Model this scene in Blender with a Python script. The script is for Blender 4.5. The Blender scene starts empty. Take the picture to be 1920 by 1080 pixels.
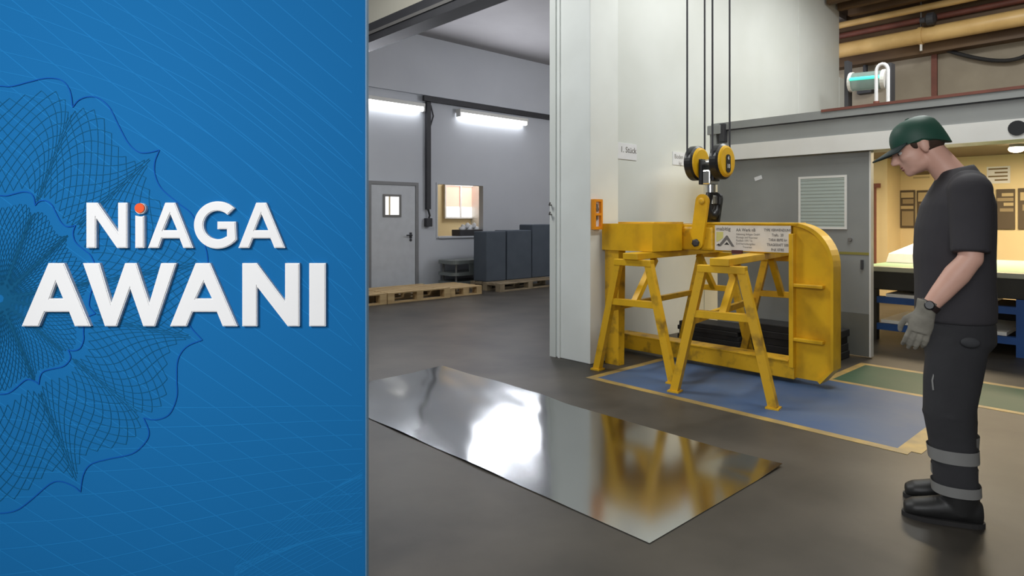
import bpy, bmesh, math, random
from mathutils import Vector, Matrix
random.seed(7)

# ---------------------------------------------------------------- camera / world / light
S = bpy.context.scene
COL = S.collection
PI = math.pi
CAMH = 1.32
YAW = -math.atan2(.678, .735)
RT = Vector((math.cos(YAW), math.sin(YAW), 0))       # image right
FW = Vector((-math.sin(YAW), math.cos(YAW), 0))      # view direction
FPX, CX, HY = 1200.0, 960.0, 410.0
cam_d = bpy.data.cameras.new('camera')
cam = bpy.data.objects.new('camera', cam_d); COL.objects.link(cam)
cam.location = (0, 0, CAMH)
cam.rotation_euler = (PI/2, 0, YAW)
cam_d.sensor_width = 36.0
cam_d.lens = FPX/1920*36.0
cam_d.shift_y = -(540-HY)/1920
cam_d.clip_start = .05
S.camera = cam

vs = S.view_settings
vs.view_transform = 'Standard'; vs.look = 'None'; vs.gamma = 1; vs.exposure = 0.0
vs.use_curve_mapping = False

W = bpy.data.worlds.new('world'); S.world = W; W.use_nodes = True
bg = W.node_tree.nodes['Background']
bg.inputs[0].default_value = (.95, .97, 1.0, 1); bg.inputs[1].default_value = .16

def camspace(X, Y, Z): return RT*X + FW*Y + Vector((0, 0, Z))

def area(name, loc, target, sx, sy, power, col=(1, 1, 1), spread=180):
    d = bpy.data.lights.new(name, 'AREA'); d.shape = 'RECTANGLE'; d.size = sx; d.size_y = sy
    d.energy = power; d.color = col; d.spread = math.radians(spread)
    o = bpy.data.objects.new(name, d); COL.objects.link(o); o.location = loc
    o.rotation_euler = (Vector(target)-Vector(loc)).to_track_quat('-Z', 'Y').to_euler()
    return o

# unseen lamps under the roof of the work bay (their housings are built further down)
BAY_LAMPS = [((4.7, 1.0), 80), ((5.9, 2.3), 50), ((2.1, 5.4), 145), ((8.7, 2.0), 125)]  # those by the pillar and upper white wall are added to brighten them
for (lv, lu), p in BAY_LAMPS:
    area('bay_lamp', (lv, lu, 4.98), (lv, lu, 0), 1.6, .5, p, (.985, 1, .975))
# added fill from behind the camera, no real source stands there
area('rear_fill', (-3.0, -1.0, 2.9), (4.8, 3.0, 1.3), 3.0, 2.6, 170, (.96, .98, 1))
# added light aimed at the blue title graphic
area('graphic_fill', camspace(-2.1, -.5, 3.0), camspace(-1.35, 2.3, .9), .5, .5, 11.5, (1, 1, 1), 75)
# tube lamps of the side hall (the tubes themselves are built on its wall)
area('hall_tube_light', (6.0, 9.8, 3.42), (6.0, 8.6, 3.5), 1.9, .1, 52, (.9, .92, 1))
area('hall_tube_light', (8.77, 9.8, 3.42), (8.77, 8.6, 3.5), 1.9, .1, 52, (.9, .92, 1))
# lamps of the lit back room
area('room_lamp', (9.3, 2.2, 2.26), (9.3, 2.2, 0), .5, 1.2, 108, (1, .80, .52))
area('room_lamp', (10.6, .9, 2.26), (10.6, .9, 0), .5, 1.2, 108, (1, .80, .52))

area('office_fill', (9.6, 11.2, 2.58), (9.4, 11.2, 0), .8, .8, 34, (1, .98, .93))  # added unseen light that brightens the office behind the opening

# ---------------------------------------------------------------- helpers
def ray(px, py): return RT*((px-CX)/FPX) + FW + Vector((0, 0, (HY-py)/FPX))
def on_z(px, py, z=0.):
    d = ray(px, py); t = (z-CAMH)/d.z; return Vector((0, 0, CAMH)) + d*t
def on_v(px, py, v):
    d = ray(px, py); t = v/d.x; return Vector((0, 0, CAMH)) + d*t
def on_u(px, py, u):
    d = ray(px, py); t = u/d.y; return Vector((0, 0, CAMH)) + d*t

def lin(c):
    c = c/255.
    return c/12.92 if c <= .04045 else ((c+.055)/1.055)**2.4
def rgb(r, g, b): return (lin(r), lin(g), lin(b), 1)

MATS = {}
def mat(name, col, rough=.5, metal=0., col2=None, scale=6., amount=.5, bump=0., spec=.5, emit=None, es=0., stretch=(1, 1, 1), alpha=1., trans=0., contrast=(.35, .65), detail=4.):
    if name in MATS: return MATS[name]
    m = bpy.data.materials.new(name); m.use_nodes = True
    nt = m.node_tree; b = nt.nodes['Principled BSDF']
    b.inputs['Roughness'].default_value = rough; b.inputs['Metallic'].default_value = metal
    b.inputs['Specular IOR Level'].default_value = spec
    b.inputs['Base Color'].default_value = col
    b.inputs['Alpha'].default_value = alpha
    b.inputs['Transmission Weight'].default_value = trans
    tc = nt.nodes.new('ShaderNodeTexCoord'); mp = nt.nodes.new('ShaderNodeMapping')
    mp.inputs['Scale'].default_value = stretch
    nt.links.new(tc.outputs['Object'], mp.inputs[0])
    nz = nt.nodes.new('ShaderNodeTexNoise'); nz.inputs['Scale'].default_value = scale; nz.inputs['Detail'].default_value = detail
    nt.links.new(mp.outputs[0], nz.inputs['Vector'])
    if col2 is None: col2 = tuple(c*.86 for c in col[:3])+(1,)
    cr = nt.nodes.new('ShaderNodeMapRange'); cr.inputs[1].default_value = contrast[0]; cr.inputs[2].default_value = contrast[1]
    cr.inputs[3].default_value = 0; cr.inputs[4].default_value = amount
    nt.links.new(nz.outputs['Fac'], cr.inputs[0])
    mx = nt.nodes.new('ShaderNodeMix'); mx.data_type = 'RGBA'
    mx.inputs[6].default_value = col; mx.inputs[7].default_value = col2
    nt.links.new(cr.outputs[0], mx.inputs[0]); nt.links.new(mx.outputs[2], b.inputs['Base Color'])
    if bump > 0:
        bp = nt.nodes.new('ShaderNodeBump'); bp.inputs['Strength'].default_value = bump; bp.inputs['Distance'].default_value = .01
        nz2 = nt.nodes.new('ShaderNodeTexNoise'); nz2.inputs['Scale'].default_value = scale*6; nz2.inputs['Detail'].default_value = 5
        nt.links.new(mp.outputs[0], nz2.inputs['Vector'])
        nt.links.new(nz2.outputs['Fac'], bp.inputs['Height']); nt.links.new(bp.outputs[0], b.inputs['Normal'])
    if emit:
        b.inputs['Emission Color'].default_value = emit; b.inputs['Emission Strength'].default_value = es
    MATS[name] = m
    return m

class MB:
    def __init__(s): s.v = []; s.f = []; s.sm = []
    def add(s, vs_, fs, smooth=False):
        n = len(s.v); s.v += [tuple(x) for x in vs_]
        for f in fs: s.f.append(tuple(i+n for i in f)); s.sm.append(smooth)
        return s
    def box(s, a, b, bev=0.):
        x0, y0, z0 = [min(p, q) for p, q in zip(a, b)]; x1, y1, z1 = [max(p, q) for p, q in zip(a, b)]
        if bev <= 0:
            return s.add([(x0,y0,z0),(x1,y0,z0),(x1,y1,z0),(x0,y1,z0),(x0,y0,z1),(x1,y0,z1),(x1,y1,z1),(x0,y1,z1)],
                         [(0,3,2,1),(4,5,6,7),(0,1,5,4),(1,2,6,5),(2,3,7,6),(3,0,4,7)])
        bm = bmesh.new(); bmesh.ops.create_cube(bm, size=1)
        for v in bm.verts: v.co = Vector(((x0+x1)/2+v.co.x*(x1-x0), (y0+y1)/2+v.co.y*(y1-y0), (z0+z1)/2+v.co.z*(z1-z0)))
        bmesh.ops.bevel(bm, geom=bm.edges[:], offset=bev, segments=2, affect='EDGES', profile=.5)
        return s.bm(bm)
    def bm(s, bm, smooth=False):
        bm.verts.ensure_lookup_table(); bm.verts.index_update()
        s.add([v.co for v in bm.verts], [[v.index for v in f.verts] for f in bm.faces], smooth); bm.free(); return s
    def obox(s, p, q, w, h, up=(0, 0, 1)):
        """square bar from p to q; w along side, h along up"""
        p = Vector(p); q = Vector(q); d = (q-p).normalized(); up = Vector(up)
        sd = d.cross(up)
        if sd.length < 1e-4: sd = d.cross(Vector((1, 0, 0)))
        sd.normalize(); u2 = sd.cross(d).normalized()
        c = []
        for e in (p, q):
            for a, b in ((-1,-1),(1,-1),(1,1),(-1,1)): c.append(e + sd*(a*w/2) + u2*(b*h/2))
        return s.add(c, [(0,3,2,1),(4,5,6,7),(0,1,5,4),(1,2,6,5),(2,3,7,6),(3,0,4,7)])
    def tube(s, pts, r, n=10, caps=True):
        pts = [Vector(p) for p in pts]; rs = r if isinstance(r, (list, tuple)) else [r]*len(pts)
        rings = []; ref = None
        for i, p in enumerate(pts):
            if i == 0: d = pts[1]-p
            elif i == len(pts)-1: d = p-pts[i-1]
            else: d = pts[i+1]-pts[i-1]
            d.normalize()
            if ref is None:
                ref = Vector((0, 0, 1)) if abs(d.z) < .9 else Vector((1, 0, 0))
            a = d.cross(ref).normalized(); b = d.cross(a).normalized(); ref = -b if (-b).dot(ref) > 0 else b
            ref = a.cross(d).normalized() if a.cross(d).dot(ref) > 0 else -a.cross(d).normalized()
            b = ref
            rings.append([p + a*(math.cos(2*PI*k/n)*rs[i]) + b*(math.sin(2*PI*k/n)*rs[i]) for k in range(n)])
        vv = [x for rg in rings for x in rg]; ff = []
        for i in range(len(rings)-1):
            for k in range(n): ff.append((i*n+k, i*n+(k+1) % n, (i+1)*n+(k+1) % n, (i+1)*n+k))
        s.add(vv, ff, True)
        if caps:
            s.add(rings[0], [tuple(range(n))[::-1]]); s.add(rings[-1], [tuple(range(n))])
        return s
    def disc(s, c, axis, prof, n=32, smooth=True):
        """lathe: prof = [(offset along axis, radius)...]"""
        c = Vector(c); ax = Vector(axis).normalized()
        a = ax.orthogonal().normalized(); b = ax.cross(a)
        vv = []; ff = []
        for (t, r) in prof:
            for k in range(n): vv.append(c+ax*t+a*(math.cos(2*PI*k/n)*r)+b*(math.sin(2*PI*k/n)*r))
        for i in range(len(prof)-1):
            for k in range(n): ff.append((i*n+k, i*n+(k+1) % n, (i+1)*n+(k+1) % n, (i+1)*n+k))
        ff.append(tuple(range(n))[::-1]); ff.append(tuple(range((len(prof)-1)*n, len(prof)*n)))
        return s.add(vv, ff, False)
    def ell(s, c, r, rot=None, seg=20, ring=12):
        bm = bmesh.new(); bmesh.ops.create_uvsphere(bm, u_segments=seg, v_segments=ring, radius=1)
        M = Matrix.Translation(Vector(c)) @ (rot.to_4x4() if rot else Matrix.Identity(4)) @ Matrix.Diagonal((r[0], r[1], r[2], 1))
        bmesh.ops.transform(bm, matrix=M, verts=bm.verts); return s.bm(bm, True)
    def prism(s, poly, f0, f1):
        """poly of 2D points, f0/f1 map a 2D point to 3D (two caps)"""
        bm = bmesh.new()
        a = [bm.verts.new(f0(p)) for p in poly]; b = [bm.verts.new(f1(p)) for p in poly]
        n = len(poly); caps = [bm.faces.new(a), bm.faces.new(b[::-1])]
        for i in range(n): bm.faces.new((a[i], b[i], b[(i+1) % n], a[(i+1) % n]))
        bmesh.ops.triangulate(bm, faces=caps)
        bmesh.ops.recalc_face_normals(bm, faces=bm.faces)
        return s.bm(bm)
    def loft(s, rings, caps=True):
        n = len(rings[0]); vv = [x for r in rings for x in r]; ff = []
        for i in range(len(rings)-1):
            for k in range(n): ff.append((i*n+k, i*n+(k+1) % n, (i+1)*n+(k+1) % n, (i+1)*n+k))
        s.add(vv, ff, True)
        if caps: s.add(rings[0], [tuple(range(n))[::-1]]); s.add(rings[-1], [tuple(range(n))])
        return s
    def build(s, name, m, parent=None, recalc=True):
        me = bpy.data.meshes.new(name); me.from_pydata(s.v, [], s.f)
        me.polygons.foreach_set('use_smooth', s.sm)
        if recalc:
            bm = bmesh.new(); bm.from_mesh(me); bmesh.ops.recalc_face_normals(bm, faces=bm.faces); bm.to_mesh(me); bm.free()
        me.materials.append(m); me.update()
        o = bpy.data.objects.new(name, me); COL.objects.link(o)
        if parent: o.parent = parent
        return o

def tag(o, label=None, cat=None, group=None, kind=None):
    if label: o['label'] = label
    if cat: o['category'] = cat
    if group: o['group'] = group
    if kind: o['kind'] = kind
    return o
def empty(name, loc=(0, 0, 0), rz=0, label=None, cat=None, group=None):
    o = bpy.data.objects.new(name, None); COL.objects.link(o); o.location = loc; o.rotation_euler = (0, 0, rz)
    o.empty_display_size = .1
    return tag(o, label, cat, group)
def struct(name, mb, m, parent=None):
    o = mb.build(name, m, parent)
    if not parent: o['kind'] = 'structure'
    return o
def keep(o, parent):
    """parent a mesh given in world coordinates under an empty that is placed in the world"""
    o.parent = parent
    bpy.context.view_layer.update()
    o.matrix_parent_inverse = parent.matrix_world.inverted()
    return o
def thing(name, base, label, cat, group=None):
    return empty(name, base, 0, label, cat, group)
def part(name, mb, m, parent, label=None):
    base = parent
    while base.parent: base = base.parent
    off = Vector(base.location)
    mb.v = [tuple(Vector(p)-off) for p in mb.v]
    o = mb.build(name, m, parent)
    if label: o['label'] = label
    return o
def text_mesh(name, body, size, origin, xdir, ydir, m, parent, align='LEFT', bold=0., sx=1.):
    cu = bpy.data.curves.new(name, 'FONT'); cu.body = body; cu.size = size; cu.align_x = align; cu.offset = bold
    cu.resolution_u = 3
    to = bpy.data.objects.new(name, cu); COL.objects.link(to)
    me = bpy.data.meshes.new_from_object(to.evaluated_get(bpy.context.evaluated_depsgraph_get()))
    bpy.data.objects.remove(to); bpy.data.curves.remove(cu)
    X = Vector(xdir); Y = Vector(ydir)
    base = parent
    while base.parent: base = base.parent
    O = Vector(origin)-Vector(base.location)
    for v in me.vertices: v.co = O + X*(v.co.x*sx) + Y*v.co.y
    me.materials.clear(); me.materials.append(m)
    o = bpy.data.objects.new(name, me); COL.objects.link(o); o.parent = parent
    return o

# ---------------------------------------------------------------- materials
M_floor = mat('concrete_floor', rgb(80, 75, 68), .45, 0, rgb(50, 47, 43), 1.3, 1., .06, .22, contrast=(.32, .68), detail=8)
M_bluepaint = mat('blue_floor_paint', rgb(66, 90, 126), .5, 0, rgb(88, 102, 122), 2.5, .6, .05, .2, detail=7)
M_greenpaint = mat('green_floor_paint', rgb(38, 78, 60), .5, 0, rgb(62, 84, 66), 3, .5, .05, .2)
M_yline = mat('yellow_line_paint', rgb(172, 142, 74), .5, 0, rgb(128, 112, 78), 7, .8, .05)
M_white = mat('white_wall_panel', rgb(224, 228, 224), .45, 0, rgb(212, 216, 210), 1.2, .6, .01)
M_pillar = mat('white_painted_pillar', rgb(236, 240, 236), .45, 0, rgb(224, 227, 222), 2., .6, .02)
M_hallwall = mat('pale_grey_hall_wall', rgb(198, 201, 207), .6, 0, rgb(190, 193, 200), 1.0, .6)
M_hallceil = mat('hall_ceiling_paint', rgb(158, 156, 157), .7, 0, rgb(146, 144, 145), 1.0, .6)
M_beige = mat('beige_wall_plaster', rgb(158, 147, 128), .7, 0, rgb(140, 129, 112), 2.0, .7, .03)
M_cream = mat('cream_room_wall', rgb(226, 208, 166), .6, 0, rgb(214, 194, 150), 1.2, .6)
M_upper = mat('greige_upper_wall', rgb(196, 192, 178), .6, 0, rgb(184, 178, 162), 1.6, .6)
M_brown = mat('brown_roof_boards', rgb(104, 78, 48), .6, 0, rgb(70, 50, 32), 4., .7, .05, stretch=(1, .2, 1))
M_roof = mat('dull_roof_sheet', rgb(150, 142, 128), .7, 0, rgb(120, 112, 100), 2.)
M_darkmetal = mat('dark_grey_metal', rgb(58, 58, 62), .6, .0, rgb(46, 46, 50), 3.)
M_midmetal = mat('mid_grey_metal', rgb(120, 118, 116), .45, .2)
M_doorgrey = mat('grey_painted_steel', rgb(142, 144, 142), .42, .0, rgb(130, 132, 130), 2.2, .6, .02)
M_kick = mat('light_grey_kick_plate', rgb(128, 130, 124), .35, .35, rgb(112, 112, 106), 3.)
M_band = mat('pale_grey_painted_band', rgb(226, 225, 220), .4, 0, rgb(214, 212, 206), 3.)
M_beam = mat('grey_beam_paint', rgb(146, 148, 146), .45, .0, rgb(134, 136, 134), 3.)
M_rust = mat('red_brown_primer', rgb(122, 70, 56), .6, 0, rgb(92, 54, 44), 6.)
M_yellow = mat('yellow_machine_paint', rgb(226, 176, 26), .4, 0, rgb(176, 130, 24), 5., .7, .05, contrast=(.45, .75), detail=8)
M_yellow2 = mat('worn_yellow_paint', rgb(222, 172, 30), .45, 0, rgb(126, 96, 34), 9., .85, .08, contrast=(.52, .72), detail=9)
M_black = mat('black_plastic', rgb(30, 30, 32), .4)
M_rubber = mat('black_rubber', rgb(36, 35, 36), .8, 0, rgb(50, 48, 46), 8.)
M_chrome = mat('bright_steel', rgb(205, 205, 200), .22, .9)
M_signwhite = mat('white_sign_plate', rgb(222, 216, 206), .4, 0, rgb(204, 196, 184), 9.)
M_print = mat('grey_print', rgb(112, 108, 104), .6)
M_printdark = mat('dark_print', rgb(40, 38, 40), .6)
M_wood = mat('pale_pallet_wood', rgb(196, 168, 122), .7, 0, rgb(158, 130, 90), 5., .8, .08, stretch=(.3, 3, 3))
M_wood2 = mat('grey_pallet_wood', rgb(150, 134, 108), .75, 0, rgb(112, 98, 78), 5., .8, .08)
M_slate = mat('slate_blue_foam', rgb(74, 82, 92), .75, 0, rgb(62, 70, 80), 4.)
M_orange = mat('orange_plastic', rgb(236, 150, 30), .4)
M_paper = mat('white_paper', rgb(232, 233, 236), .7)
M_pipe = mat('tan_painted_pipe', rgb(232, 194, 128), .42, 0, rgb(206, 166, 102), 3., .7)
M_glass = mat('window_glass', (.9, .95, 1, 1), .05, 0, alpha=.18)
M_screen = mat('pale_green_glass_pane', rgb(176, 186, 180), .25, 0, rgb(166, 176, 170), 3.)
M_tube = mat('lit_fluorescent_tube', (1, 1, 1, 1), .5, emit=(.93, .96, 1, 1), es=7.)
M_lamp = mat('lit_warm_lamp', (1, 1, 1, 1), .5, emit=(1, .86, .6, 1), es=9.)
M_green_led = mat('lit_green_glass', (.1, .8, .6, 1), .3, emit=(.05, .75, .55, 1), es=1.1)
M_sky = mat('daylit_window_pane', (1, 1, 1, 1), .5, emit=(.95, .93, .92, 1), es=1.0)
M_skyred = mat('daylit_red_view_pane', (.8, .4, .3, 1), .5, emit=(.92, .56, .46, 1), es=.9)
M_sheet = mat('polished_steel_sheet', rgb(178, 180, 180), .13, 1., rgb(186, 188, 188), 1.5)
M_bluepipe = mat('blue_painted_steel', rgb(40, 84, 150), .45, .1, rgb(30, 64, 118), 5.)
M_felt = mat('green_bed_surface', rgb(150, 188, 150), .6, 0, rgb(136, 176, 140), 5.)
M_darkbed = mat('dark_machine_bed', rgb(52, 50, 44), .6, .1, rgb(40, 38, 34), 4.)

# ---------------------------------------------------------------- large structure
V_DOOR = 6.57; U_WALL = 4.15; U_HALL = 10.16; V_BACK = 12.2; CEIL = 5.2
floor = struct('floor', MB().box((-6, -6, -.1), (12.4, 12.4, 0)), M_floor)
struct('ceiling', MB().box((-6, -6, CEIL), (12.4, 4.28, CEIL+.12)), M_roof)
struct('ceiling_hall', MB().box((4.4, 4.28, 4.8), (12.4, 10.4, 4.9)), M_hallceil)

# white partition between work bay and side hall: backing with panels
wm = struct('wall_middle', MB().box((4.86, U_WALL+.02, 0), (11.2, 4.28, CEIL)), M_pillar)
seams = [4.862, 6.997, 9.65, 11.23]
for a, b in zip(seams[:-1], seams[1:]):
    MB().box((a+.004, U_WALL-.012, 0), (b-.004, U_WALL+.02, CEIL), .004).build('wall_panel', M_white, wm)
MB().box((11.234, U_WALL-.012, 0), (11.62, U_WALL+.1, 3.68), .004).build('wall_panel', M_white, wm)
# pillar at its end
wp = struct('wall_end', MB().box((4.45, 3.78, 0), (4.86, 4.28, CEIL), .006), M_pillar)
for u in (4.16, 4.215):
    MB().box((4.438, u-.012, 0), (4.45, u+.012, CEIL)).build('corner_strip', M_pillar, wp)
MB().box((4.436, 4.2, 0), (4.45, 4.275, CEIL)).build('edge_panel', M_white, wp)
for dz in (0, .09):
    MB().tube([(4.435, 4.25, 1.36+dz), (4.405, 4.25, 1.36+dz), (4.40, 4.235, 1.385+dz)], .008, 6).build('wall_hook', M_midmetal, wp)
# wall above the wide opening of the side hall
struct('wall_left', MB().box((4.46, 4.28, 3.93), (4.62, 10.3, CEIL)), M_upper)
t1 = struct('trim_1', MB().box((4.40, 4.28, 3.66), (4.62, 10.3, 3.93)), M_darkmetal)
MB().box((4.385, 4.28, 3.775), (4.40, 10.3, 3.815)).build('rail', M_midmetal, t1)
MB().box((4.37, 4.28, 3.66), (4.40, 10.3, 3.72)).build('lower_flange', M_darkmetal, t1)
struct('wall_back', MB().box((V_BACK, -5, 0), (V_BACK+.15, 10.4, CEIL)), M_beige)

# side hall end wall with a pass-through opening
w0 = on_u(820, 345, U_HALL); w1 = on_u(905, 442, U_HALL)
OV0, OV1, OZ0, OZ1 = w0.x, w1.x, w1.z, w0.z
hw = MB()
hw.box((4.3, U_HALL, 0), (OV0, U_HALL+.12, 4.9)); hw.box((OV1, U_HALL, 0), (12.4, U_HALL+.12, 4.9))
hw.box((OV0, U_HALL, 0), (OV1, U_HALL+.12, OZ0)); hw.box((OV0, U_HALL, OZ1), (OV1, U_HALL+.12, 4.9))
struct('wall_hall', hw, M_hallwall)
# upper part of that wall stands a little proud, like a bulkhead over the cable tray
struct('wall_hall_upper', MB().box((4.63, U_HALL-.06, 3.68), (12.2, U_HALL, 4.8)), M_hallwall)
# little office behind the opening
of = MB()
of.box((6.9, 12.0, 0), (10.6, 12.1, 2.7)); of.box((6.9, U_HALL+.12, 2.6), (10.6, 12.0, 2.7)); of.box((6.8, U_HALL+.12, 0), (6.9, 12.1, 2.7)); of.box((10.5, U_HALL+.12, 0), (10.6, 12.0, 2.6))
struct('wall_office', of, M_cream)
wn = MB(); fr = .035
a = on_u(836, 348, 11.95); b = on_u(890, 407, 11.95)
window = empty('window_1', (a.x, 11.95, b.z)); window['kind'] = 'structure'
midv = (a.x+b.x)/2
def wpart(name, mb, m): return part(name, mb, m, window)
wpart('window_frame', MB().box((a.x-fr, 11.93, b.z-fr), (b.x+fr, 11.995, b.z)).box((a.x-fr, 11.93, a.z), (b.x+fr, 11.995, a.z+fr)).box((a.x-fr, 11.93, b.z), (a.x, 11.995, a.z)).box((b.x, 11.93, b.z), (b.x+fr, 11.995, a.z)).box((midv-.02, 11.93, b.z), (midv+.02, 11.995, a.z)), M_paper)
zs = b.z + (a.z-b.z)*.33
for (p, q) in ((a.x, midv-.02), (midv+.02, b.x)):
    wpart('pane', MB().box((p, 11.965, zs), (q, 11.985, a.z)), M_skyred)
    wpart('pane', MB().box((p, 11.965, b.z), (q, 11.985, zs)), M_sky)
# frame and sill of the pass-through
pf = empty('window_2', (OV0, U_HALL, OZ0)); pf['kind'] = 'structure'
part('window_frame', MB().box((OV0, U_HALL-.015, OZ0-.03), (OV1, U_HALL+.0, OZ0-.0305)).box((OV0-.03, U_HALL-.015, OZ0-.03), (OV0, U_HALL, OZ1+.03)).box((OV1, U_HALL-.015, OZ0-.03), (OV1+.03, U_HALL, OZ1+.03)).box((OV0, U_HALL-.015, OZ1), (OV1, U_HALL, OZ1+.03)), M_hallwall, pf)
part('window_sill', MB().box((OV0, U_HALL-.05, OZ0-.03), (OV1, U_HALL+.3, OZ0+.005)), M_hallwall, pf)

# hall door
d0 = on_u(688, 340, U_HALL); d1 = on_u(782, 340, U_HALL); DZ = 2.0
door = empty('door_1', (d0.x, U_HALL-.06, 0)); door['kind'] = 'structure'
part('door_frame', MB().box((d0.x, U_HALL-.05, 0), (d0.x+.06, U_HALL-.002, DZ)).box((d1.x-.06, U_HALL-.05, 0), (d1.x, U_HALL-.002, DZ)).box((d0.x+.06, U_HALL-.05, DZ-.06), (d1.x-.06, U_HALL-.002, DZ)), mat('grey_door_frame', rgb(132, 132, 134), .5), door)
leaf = part('door_leaf', MB().box((d0.x+.064, U_HALL-.035, .01), (d1.x-.064, U_HALL-.004, DZ-.064), .003), mat('pale_door_paint', rgb(200, 203, 208), .5), door)
a = on_u(718, 364, U_HALL-.04); b = on_u(752, 407, U_HALL-.04)
dw = MB()
for p, q in (((a.x, a.z), (b.x, a.z-.04)), ((a.x, b.z+.04), (b.x, b.z)), ((a.x, a.z-.04), (a.x+.045, b.z+.04)), ((b.x-.045, a.z-.04), (b.x, b.z+.04))):
    dw.box((p[0], U_HALL-.05, p[1]), (q[0], U_HALL-.03, q[1]))
part('vision_frame', dw, M_midmetal, door)
part('pane', MB().box((a.x+.045, U_HALL-.042, b.z+.04), (b.x-.045, U_HALL-.036, a.z-.04)), M_sky, door)
part('pane_mullion', MB().box((a.x+.12, U_HALL-.048, b.z+.04), (a.x+.15, U_HALL-.043, a.z-.04)), M_cream, door)
h = on_u(770, 441, U_HALL-.04)
part('door_handle', MB().tube([(h.x, U_HALL-.035, h.z), (h.x, U_HALL-.09, h.z), (h.x-.12, U_HALL-.09, h.z)], .012, 8).box((h.x-.025, U_HALL-.045, h.z-.06), (h.x+.025, U_HALL-.034, h.z+.05)), M_darkmetal, door)
part('lock_cylinder', MB().disc((h.x, U_HALL-.035, h.z-.09), (0, -1, 0), [(0, .025), (.015, .025)], 12), M_darkmetal, door)

# floor paint
BV0, BV1, BU0, BU1 = 4.12, 5.44, 1.2, 3.42
MB().box((BV0, BU0, 0), (BV1, BU1, .002)).build('blue_paint', M_bluepaint, floor)
for p, q in (((BV0-.07, BU0-.07), (BV0, BU1+.07)), ((BV1, BU0-.07), (BV1+.06, BU1+.07)), ((BV0, BU0-.12), (BV1, BU0)), ((BV0, BU1), (BV1, BU1+.07))):
    MB().box((p[0], p[1], 0), (q[0], q[1], .0022)).build('yellow_line', M_yline, floor)
MB().box((BV1+.06, -3, 0), (6.25, 2.08, .002)).build('green_paint', M_greenpaint, floor)
MB().box((6.25, -3, 0), (6.32, 2.14, .0022)).build('yellow_line', M_yline, floor)
MB().box((BV1+.06, 2.08, 0), (6.25, 2.14, .0022)).build('yellow_line', M_yline, floor)
MB().box((BV1, -3, 0), (BV1+.06, BU0-.07, .0022)).build('yellow_line', M_yline, floor)

# door beam over the hatch
beam = struct('trim_2', MB().box((6.5, -3, 1.96), (6.8, 3.74, 2.36)), M_beam)
MB().box((6.485, -3, 1.96), (6.5, 3.66, 2.125)).build('pale_band', M_band, beam)
MB().box((6.47, -3, 2.295), (6.5, 3.74, 2.375)).build('upper_rail', M_beam, beam)
MB().box((6.46, -3, 2.36), (6.82, 2.55, 2.385)).build('top_strip', M_rust, beam)
MB().box((6.485, -3, 2.285), (6.5, 3.74, 2.295)).build('dark_groove', M_darkmetal, beam)  # dark metal strip along the groove under the upper rail
MB().box((6.44, 3.66, 1.86), (6.52, 3.74, 2.33), .004).box((6.42, 3.6, 2.25), (6.5, 3.76, 2.35), .004).build('end_post', M_doorgrey, beam)
MB().box((6.43, 3.56, 2.16), (6.5, 3.62, 2.36), .004).build('end_stop', M_darkmetal, beam)
c = on_v(1907, 240, 6.48)
MB().disc((6.486, c.y, c.z), (-1, 0, 0), [(0, .06), (.01, .06)], 20).build('oval_plug', M_black, beam)
# slab / ceiling of the lit room
struct('ceiling_room', MB().box((6.8, -3, 2.3), (V_BACK, 3.74, 2.38)), mat('brown_room_ceiling', rgb(120, 104, 82), .7))
struct('wall_room', MB().box((V_BACK-.03, -3, 0), (V_BACK, 4.1, 2.3)), M_cream)
struct('trim_3', MB().box((11.5, 3.5, 0), (V_BACK-.03, 4.1, 2.3)), M_cream)
struct('wall_right', MB().box((6.8, -3.1, 0), (V_BACK, -3, CEIL)), M_beige)

# sliding hatch door
door2 = empty('door_2', (V_DOOR, 2.15, 0)); door2['kind'] = 'structure'
part('door_leaf', MB().box((V_DOOR, 2.15, .015), (V_DOOR+.06, 3.72, 1.955), .004), M_doorgrey, door2)
part('kick_plate', MB().box((V_DOOR-.006, 2.155, .02), (V_DOOR, 2.75, .42)), M_kick, door2)
a = on_v(1497, 332, V_DOOR-.01); b = on_v(1588, 430, V_DOOR-.01)
part('pane', MB().box((V_DOOR-.008, b.y+.02, b.z+.02), (V_DOOR-.001, a.y-.02, a.z-.02)), M_screen, door2)
fm = MB()
for p, q in (((a.y, a.z), (b.y, a.z-.022)), ((a.y, b.z+.022), (b.y, b.z)), ((a.y, a.z-.022), (a.y-.022, b.z+.022)), ((b.y+.022, a.z-.022), (b.y, b.z+.022))):
    fm.box((V_DOOR-.014, p[0], p[1]), (V_DOOR-.001, q[0], q[1]))
part('pane_frame', fm, M_band, door2)
for k in range(14):
    z = b.z+.04+k*(a.z-b.z-.08)/13
    part('blind_slat', MB().box((V_DOOR-.011, b.y+.024, z), (V_DOOR-.0085, a.y-.024, z+.012)), M_screen, door2)
q = on_v(1422, 334, V_DOOR)
part('sticker', MB().obox((V_DOOR-.003, q.y+.04, q.z-.012), (V_DOOR-.003, q.y-.04, q.z+.012), .004, .04), M_paper, door2)
q = on_v(1600, 475, V_DOOR)
part('stripe', MB().box((V_DOOR-.004, 2.152, q.z-.012), (V_DOOR-.001, 2.42, q.z+.012)), mat('olive_tape', rgb(140, 132, 60), .5), door2)
q = on_v(1617, 496, V_DOOR)
part('door_handle', MB().box((V_DOOR-.02, q.y-.012, q.z-.045), (V_DOOR-.001, q.y+.012, q.z+.045), .004), M_darkmetal, door2)
q = on_v(1594, 449, V_DOOR)
part('lock_knob', MB().disc((V_DOOR, q.y, q.z), (-1, 0, 0), [(0, .02), (.02, .018)], 12), M_midmetal, door2)
part('edge_strip', MB().box((V_DOOR-.012, 2.135, .015), (V_DOOR+.064, 2.15, 1.955)), M_band, door2)

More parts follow.
